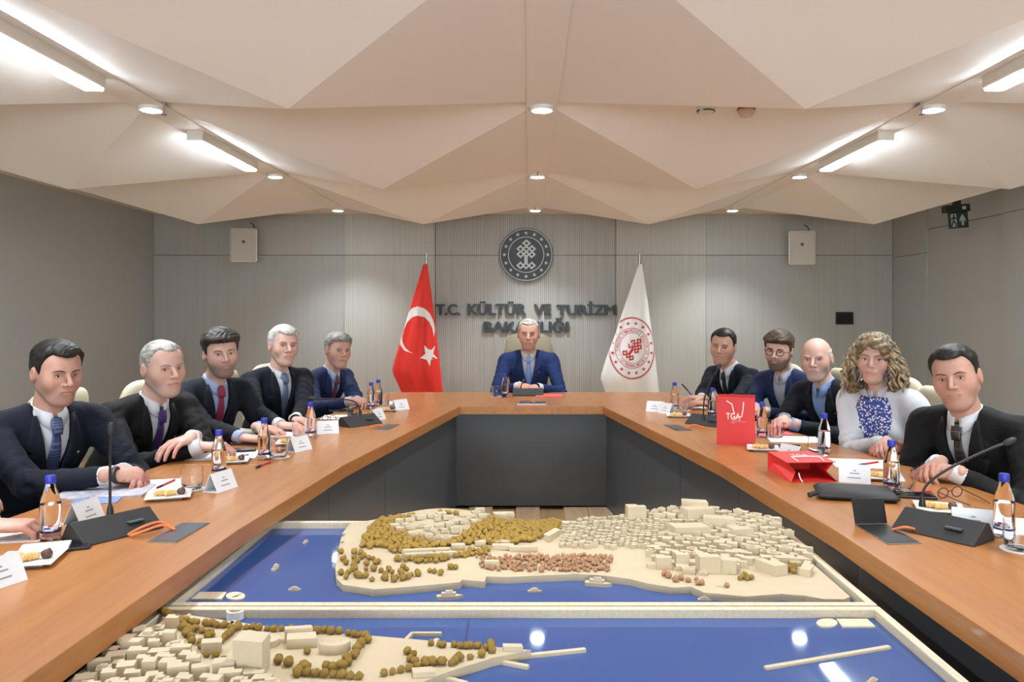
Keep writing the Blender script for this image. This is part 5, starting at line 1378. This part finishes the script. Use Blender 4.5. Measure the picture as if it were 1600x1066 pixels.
def mic(px, py, rz, neck, lab, sc_=1.0):
    x, y, z = on(px, py); o = empty('microphone_unit', (x, y, z), rz, 'black wedge conference microphone unit '+lab, 'microphone', 'conference microphone units')
    w, d, hh_ = .245*sc_, .125, .058
    prof = [(-d/2, .004), (-d/2+.012, .014), (.012, hh_), (.03, hh_-.004), (d/2, .006), (d/2-.004, 0), (-d/2, 0)]
    V = [(-w/2, a, b) for a, b in prof]+[(w/2, a, b) for a, b in prof]; n_ = len(prof); Fs = [tuple(range(n_)), tuple(range(2*n_-1, n_-1, -1))]
    for i in range(n_): j = (i+1) % n_; Fs.append((i, n_+i, n_+j, j))
    MB().add(V, Fs).build('base', M['softblack'], o, bevel=.004)
    Mi = (Matrix.Translation((x, y, z)) @ Matrix.Rotation(rz, 4, 'Z')).inverted(); P_ = [tuple(Mi @ Vector(p)) for p in neck]
    MB().lathe([(.011, 0), (.009, .02), (.006, .035)], 12, (P_[0][0], P_[0][1], P_[0][2]-.012)).build('socket', M['black'], o, True)
    # smooth the neck
    Pc = [Vector(p) for p in P_]; S_ = []
    for i in range(len(Pc)-1):
        p0, p1, p2, p3 = Pc[max(i-1, 0)], Pc[i], Pc[i+1], Pc[min(i+2, len(Pc)-1)]
        for t_ in np.linspace(0, 1, 7)[:-1]: S_.append(.5*((2*p1)+(p2-p0)*t_+(2*p0-5*p1+4*p2-p3)*t_*t_+(3*p1-p0-3*p2+p3)*t_**3))
    S_.append(Pc[-1]); MB().tube(S_, .0042, 8).build('gooseneck', M['black'], o, True)
    dd = (Pc[-1]-Pc[-2]).normalized(); MB().tube([Pc[-1]-dd*.005, Pc[-1]+dd*.004, Pc[-1]+dd*.03, Pc[-1]+dd*.036], [.006, .010, .010, .006], 10).build('capsule', M['softblack'], o, True)
    MB().box((.05, -.03, .033), (.05, .02, .004)).build('button_strip', M['charcoal'], o).rotation_euler = (0, 0, 0)
def ny(x, y, z): return (x, y, z)
q = on(172, 832); mic(178, 835, R(58), [(q[0], q[1], .80), (q[0], q[1], .95), (q[0]+.003, q[1], 1.035)], 'near the left edge')
q = on(563, 662); mic(562, 664, R(52), [(q[0], q[1], .80), (q[0]-.02, q[1], .86), (q[0]-.08, q[1]-.02, .885), (q[0]-.26, q[1]-.04, .895)], 'in front of the white-haired person')
mic(825, 618, R(180), [tuple(Vector(on(814, 618))+Vector((0, 0, .04))), tuple(Vector(on(814, 618))+Vector((0, .0, .075))), tuple(Vector(on(816, 618))+Vector((.004, .03, .10)))], 'at the head of the table')
q = on(1099, 668); mic(1106, 664, R(-48), [(q[0], q[1], .79), (q[0]+.005, q[1], .90), (q[0]+.04, q[1]+.02, .99), (q[0]+.09, q[1]+.03, 1.075)], 'beside the standing red bag')
q = on(1441, 815); mic(1472, 835, R(-55), [(q[0], q[1], .80), (q[0]+.01, q[1], .85), (q[0]+.08, q[1]+.01, .90), (q[0]+.20, q[1]+.02, .955), (q[0]+.275, q[1]+.02, .985)], 'near the right edge')
def pbox(quad, lab, flap=None):
    P_ = [on(*p)[:2] for p in quad]; cx_, cy_ = sum(p[0] for p in P_)/4, sum(p[1] for p in P_)/4
    o = empty('power_box', (cx_, cy_, TZ), 0, 'flush metal power box '+lab, 'power box', 'table power boxes'); L = [(p[0]-cx_, p[1]-cy_) for p in P_]
    MB().prism(L, .0, .003).build('frame', M['steel'], o); MB().prism([(a*.93, b*.93) for a, b in L], .003, .0042).build('lid', M['lid'] if flap is None else M['black'], o)
    if flap is not None:
        a, b = Vector(L[0]+(.004,)), Vector(L[3]+(.004,)); t_ = Vector((.006, .003, 0)); u_ = Vector((-.012, .0, .078)); V = [a, b, b+u_, a+u_]; V += [v+t_ for v in V]
        MB().add([tuple(v) for v in V], [(0, 1, 2, 3), (7, 6, 5, 4), (0, 4, 5, 1), (1, 5, 6, 2), (2, 6, 7, 3), (3, 7, 4, 0)]).build('open_lid', M['black'], o)
    return o
pbox([(230, 848), (275, 849), (328, 818), (285, 818)], 'near the left edge of the picture'); pbox([(582, 672), (606, 672.5), (624, 664), (601, 663.5)], 'on the far left wing'); pbox([(808, 632), (853, 632), (853, 628), (812, 628)], 'at the head of the table')
pbox([(1038, 664.5), (1056, 673.5), (1082, 673), (1060, 664.5)], 'on the far right wing'); pbox([(1336, 821), (1388, 852), (1440, 850), (1384, 820)], 'with its lid standing open on the right', True)
def swap(o): pass
def cable(P_, lab, r=.004):
    Pw = [Vector(on(a, b, TZ+c)) for a, b, c in P_]; o0 = Pw[0]; S_ = []
    for i in range(len(Pw)-1):
        p0, p1, p2, p3 = Pw[max(i-1, 0)], Pw[i], Pw[i+1], Pw[min(i+2, len(Pw)-1)]
        for t_ in np.linspace(0, 1, 7)[:-1]: S_.append(.5*((2*p1)+(p2-p0)*t_+(2*p0-5*p1+4*p2-p3)*t_*t_+(3*p1-p0-3*p2+p3)*t_**3)-o0)
    S_.append(Pw[-1]-o0); q = MB().tube(S_, r, 8).build('orange_cable', M['orange'], None, True, loc=o0); tag(q, lab, 'cable', 'orange microphone cables')
cable([(200, 836, .006), (222, 824, .025), (250, 816, .025), (272, 826, .006)], 'orange cable from the near left microphone, upper one'); cable([(203, 838, .006), (228, 829, .018), (254, 821, .02), (274, 828, .006)], 'orange cable from the near left microphone, lower one')
cable([(577, 669, .006), (588, 664, .012), (598, 667, .006)], 'orange cable beside the far left microphone'); cable([(815, 626, .01), (826, 625, .018), (836, 630, .006)], 'orange cable beside the microphone at the head of the table'); cable([(1072, 669, .006), (1084, 664, .014), (1100, 668, .008)], 'orange cable beside the far right microphone'); cable([(1395, 828, .006), (1414, 824, .02), (1432, 828, .008)], 'orange cable between the open power box and the near right microphone')
# red gift bags
A_, B_ = on(1120, 694.7), on(1178.5, 697.7); bw = math.dist(A_, B_); ba = math.atan2(B_[1]-A_[1], B_[0]-A_[0]); bh, bd = .243, .075
o = empty('gift_bag', ((A_[0]+B_[0])/2, (A_[1]+B_[1])/2, TZ), ba, 'red paper gift bag with white lettering standing on the table', 'bag', 'red gift bags')
t_ = .0012
for (nm, c_, d_) in (('front_panel', (0, 0, bh/2), (bw, t_, bh)), ('back_panel', (0, bd, bh/2+.002), (bw, t_, bh+.004)), ('bottom', (0, bd/2, .001), (bw, bd, .002))): MB().box(c_, d_).build(nm, M['bag'], o)
for s_ in (-1, 1):
    V = [(s_*bw/2, 0, 0), (s_*(bw/2-.012), bd/2, .0), (s_*bw/2, bd, 0), (s_*bw/2, 0, bh), (s_*(bw/2-.012), bd/2, bh), (s_*bw/2, bd, bh)]; MB().add(V, [(0, 1, 4, 3), (1, 2, 5, 4)]).build('gusset', M['bag'], o)
MB().box((0, -.0009, .033), (bw-.001, .0006, .066)).build('base_fold', M['bag'], o)
bx = lambda cx_: -bw/2+(cx_-140)/387*bw; bz = lambda cy_: bh*(1-(cy_-62)/510)
mb = MB()
for pl in ([(245, 108), (298, 140), (322, 240)], [(418, 118), (412, 200), (398, 268), (372, 270)]):
    for q in stroke2d(pl, 11): xz_prism(mb, [(bx(a), bz(b)) for a, b in q], -.0008, -.0016)
mb.build('printed_handle', M['bagwhite'], o)
mb = MB(); solid_text(mb, 'TGA', bx(236), bx(386), bz(300), bz(232), -.0016, -.0008, .02); mb.build('printed_letters', M['bagwhite'], o)
for (s_, a, b, c_, d_) in (('TÜRKİYE TURİZM', 290, 392, 312, 305), ('TANITIM VE GELİŞTİRME', 290, 440, 326, 319), ('AJANSI', 290, 334, 340, 333)):
    mb = MB(); solid_text(mb, s_, bx(a), bx(b), bz(c_), bz(d_), -.0016, -.0008); mb.build('printed_letters', M['bagwhite'], o)
o = empty('gift_bag', (1.12, 3.13, TZ), R(4), 'red paper gift bag lying on its side with its mouth open', 'bag', 'red gift bags'); w, l_, hh_ = .185, .25, .078
MB().add([(-w/2, 0, .001), (w/2, 0, .001), (w/2, l_, .001), (-w/2, l_, .001)], [(0, 1, 2, 3)]).build('lower_panel', M['bag'], o)
MB().add([(-w/2-.004, .03, hh_-.006), (w/2+.01, .03, hh_-.006), (w/2, l_, hh_), (-w/2, l_, hh_), (-w/2-.004, .03, hh_-.008), (w/2+.01, .03, hh_-.008), (w/2, l_, hh_-.002), (-w/2, l_, hh_-.002)], [(0, 1, 2, 3), (7, 6, 5, 4), (0, 4, 5, 1), (1, 5, 6, 2), (2, 6, 7, 3), (3, 7, 4, 0)]).build('upper_panel', M['bag'], o)
for s_ in (-1, 1):
    MB().add([(s_*w/2, 0, .001), (s_*(w/2-.03), .03, hh_*.45), (s_*w/2, .03, hh_-.006), (s_*w/2, l_, hh_), (s_*w/2, l_, .001), (s_*(w/2-.012), l_*.9, hh_*.45)], [(0, 1, 5, 4), (1, 2, 3, 5), (5, 3, 4)]).build('gusset', M['bag'], o)
MB().add([(-w/2, l_, .001), (w/2, l_, .001), (w/2, l_, hh_), (-w/2, l_, hh_)], [(0, 1, 2, 3)]).build('bottom', M['bag'], o)
MB().tube([(-.05, .034, hh_-.002), (-.055, .09, hh_+.006), (-.02, .10, hh_+.005), (.03, .10, hh_+.005), (.06, .085, hh_+.006), (.055, .034, hh_-.002)], .0022, 6).build('handle', M['bagwhite'], o, True)
MB().tube([(-.05, .03, .03), (-.055, .0, .012), (-.05, -.01, .003)], .0022, 6).build('handle', M['bagwhite'], o, True)
mb = MB(); V, Fs = text_mesh('TGA'); P2 = fit(V, -.03, .04, .085, .125); mb.add([(a, b+.05, hh_-.0035+.0237*(b+.05-.03)*1+.001) for a, b in P2], Fs); mb.build('printed_letters', M['bagwhite'], o)
# portfolio, papers, phones, pens, folders
q = on(1336, 776); o = empty('portfolio', (q[0], q[1], TZ), R(-14), 'black leather zip portfolio lying beside the lying red bag', 'portfolio')
MB().box((0, 0, .014), (.27, .19, .028), ch=.012).build('cover', M['softblack'], o, True, ang=50); MB().tube([(-.13, -.08, .014), (.13, -.08, .014), (.132, .08, .014), (-.13, .08, .014)], .003, 6).build('zip', M['black'], o)
MB().tube([(-.135, -.06, .02), (-.165, -.075, .012)], [.008, .010], 8).build('pull_tab', M['black'], o, True)
def sheet(px, py, w, d, rz, lab, m='paper', z=.0012, nm='paper_sheet', cat='paper', th=.0016):
    x, y, zz = on(px, py); q = MB().box((0, 0, z), (w, d, th)).build(nm, M[m] if isinstance(m, str) else m, None, loc=(x, y, zz), rz=rz); return tag(q, lab, cat, None)
M['bro1'] = plain('brochure_cover', srgb(188, 186, 198), .35, noise=.35, nscale=30); M['bro2'] = plain('brochure_blue', srgb(124, 150, 196), .35, noise=.2, nscale=40); M['dkbook'] = plain('notebook_dark', srgb(52, 44, 46), .5)
for (px, py, w, d, rz, lab, m, nm, cat, th) in (
    (22, 835, .21, .20, .2, 'white paper sheet under the hand at the left edge', 'paper', 'paper_sheet', 'paper', .002), (250, 760, .20, .25, .25, 'white paper sheet under the red pen on the near left', 'paper', 'paper_sheet', 'paper', .002),
    (165, 770, .30, .20, .2, 'glossy brochure under the clasped hands on the near left', M['bro1'], 'brochure', 'brochure', .006), (150, 784, .15, .09, .25, 'pale blue leaflet behind the near left microphone', M['bro2'], 'leaflet', 'leaflet', .003),
    (350, 712, .30, .21, .2, 'white paper sheets before the person with the purple tie', 'paper', 'paper_sheet', 'paper', .002), (398, 692, .21, .15, .15, 'dark notebook under the hands of the person with the crimson tie', 'dkbook', 'notebook', 'notebook', .010),
    (452, 678, .24, .2, .15, 'white paper sheet before the white-haired person', 'paper', 'paper_sheet', 'paper', .002), (535, 652, .25, .2, .1, 'white paper sheet behind the far left microphone', 'paper', 'paper_sheet', 'paper', .002), (600, 630, .18, .2, .1, 'white paper sheet at the far left corner', 'paper', 'paper_sheet', 'paper', .002),
    (1078, 636, .24, .2, -.1, 'white paper sheet under the hands of the person with the black tie', 'paper', 'paper_sheet', 'paper', .002), (1240, 687, .26, .21, -.15, 'white paper sheet before the bald person', 'paper', 'paper_sheet', 'paper', .002), (1345, 725, .24, .21, -.2, 'white paper sheet before the curly-haired person', 'paper', 'paper_sheet', 'paper', .002),
    (1590, 822, .2, .2, -.3, 'white paper sheet by the right edge', 'paper', 'paper_sheet', 'paper', .002), (858, 619, .22, .20, .05, 'red folder beside the microphone at the head of the table', M['bag_in'], 'folder', 'folder', .006), (1206, 677, .2, .15, -.15, 'red folder under the hands of the bald person', M['bag_in'], 'folder', 'folder', .004)):
    sheet(px, py, w, d, rz, lab, m, th/2+.0002, nm, cat, th)
def phone(px, py, rz, lab, w=.075, l=.155, z=0):
    x, y, zz = on(px, py); o = empty('phone', (x, y, zz+z), rz, lab, 'phone'); MB().box((0, 0, .0045), (w, l, .009), ch=.003).build('body', M['black'], o); MB().box((0, 0, .0093), (w-.008, l-.01, .0008)).build('screen', plain('phone_screen', srgb(24, 26, 32), .08), o)
phone(92, 858, R(-65), 'dark phone beside the nearest plate on the left', .08, .16); phone(372, 706, R(-70), 'dark phone on the papers before the purple tie', .08, .16, .003); phone(533, 643, R(-70), 'dark phone behind the far left microphone', z=.003); phone(1226, 699, R(78), 'dark phone behind the name card left of the lying bag'); phone(1424, 776, R(75), 'dark phone before the nearest person on the right', .08, .16)
sheet(70, 862, .12, .09, .4, 'white card on the dark phone at the left', 'paper', .012, 'card', 'card', .004)
def pen(a, b, lab, m='redpen', z=.006):
    A_, B_ = Vector(on(*a, TZ+z)), Vector(on(*b, TZ+z)); o = empty('pen', A_, 0, lab, 'pen', 'pens on the table'); d = B_-A_
    MB().tube([(0, 0, 0), d*.06, d*.9, d], [.0015, .0042, .0045, .004], 8).build('barrel', M[m], o, True); MB().tube([d*.05, d*.32], .0049, 8).build('cap', M['black'], o, True)
pen((244, 763), (273, 750), 'red pen on the sheet of the person with the blue patterned tie'); pen((399, 731), (423, 721), 'red pen lying in front of the bottle on the left'); pen((372, 714), (388, 711), 'dark pen on the papers before the purple tie', 'softblack'); pen((1340, 727), (1372, 722), 'red pen on the sheet of the curly-haired person'); pen((1392, 772), (1455, 768), 'red pen before the nearest person on the right')
pc = PEOPLE['R1']; 
hx = Vector(on(1080, 615, .80)); po = empty('pen', hx, 0, 'dark pen held by the person with the black tie', 'pen', 'pens on the table'); MB().tube([(.02, .0, -.03), (-.07, 0, .07)], [.004, .0045], 8).build('barrel', M['cap'], po, True); MB().tube([(-.03, 0, .026), (-.07, 0, .071)], .0052, 8).build('cap', M['black'], po, True)
def spectacles(px, py, rz, lab, z=.0):
    o = empty('spectacles', Vector(on(px, py))+Vector((0, 0, z)), rz, lab, 'glasses', 'spectacles on the table'); mb = MB()
    for s_ in (-1, 1): mb.tube([(s_*.033+.024*math.cos(a), .004, .019+.018*math.sin(a)) for a in np.linspace(0, 2*math.pi, 19)], .0018, 6, caps=False)
    mb.tube([(-.01, .004, .024), (.01, .004, .024)], .0018, 6); mb.build('front_frame', M['softblack'], o, True)
    for s_ in (-1, 1): MB().tube([(s_*.058, .004, .026), (s_*.056, -.07, .012), (s_*.045, -.12, .003)], .0016, 6).build('temple', M['softblack'], o, True)
spectacles(515, 658, R(150), 'spectacles lying behind the name card on the left'); spectacles(452, 672, R(110), 'spectacles beside the hands of the white-haired person', .002); spectacles(1486, 778, R(20), 'spectacles before the nearest person on the right')
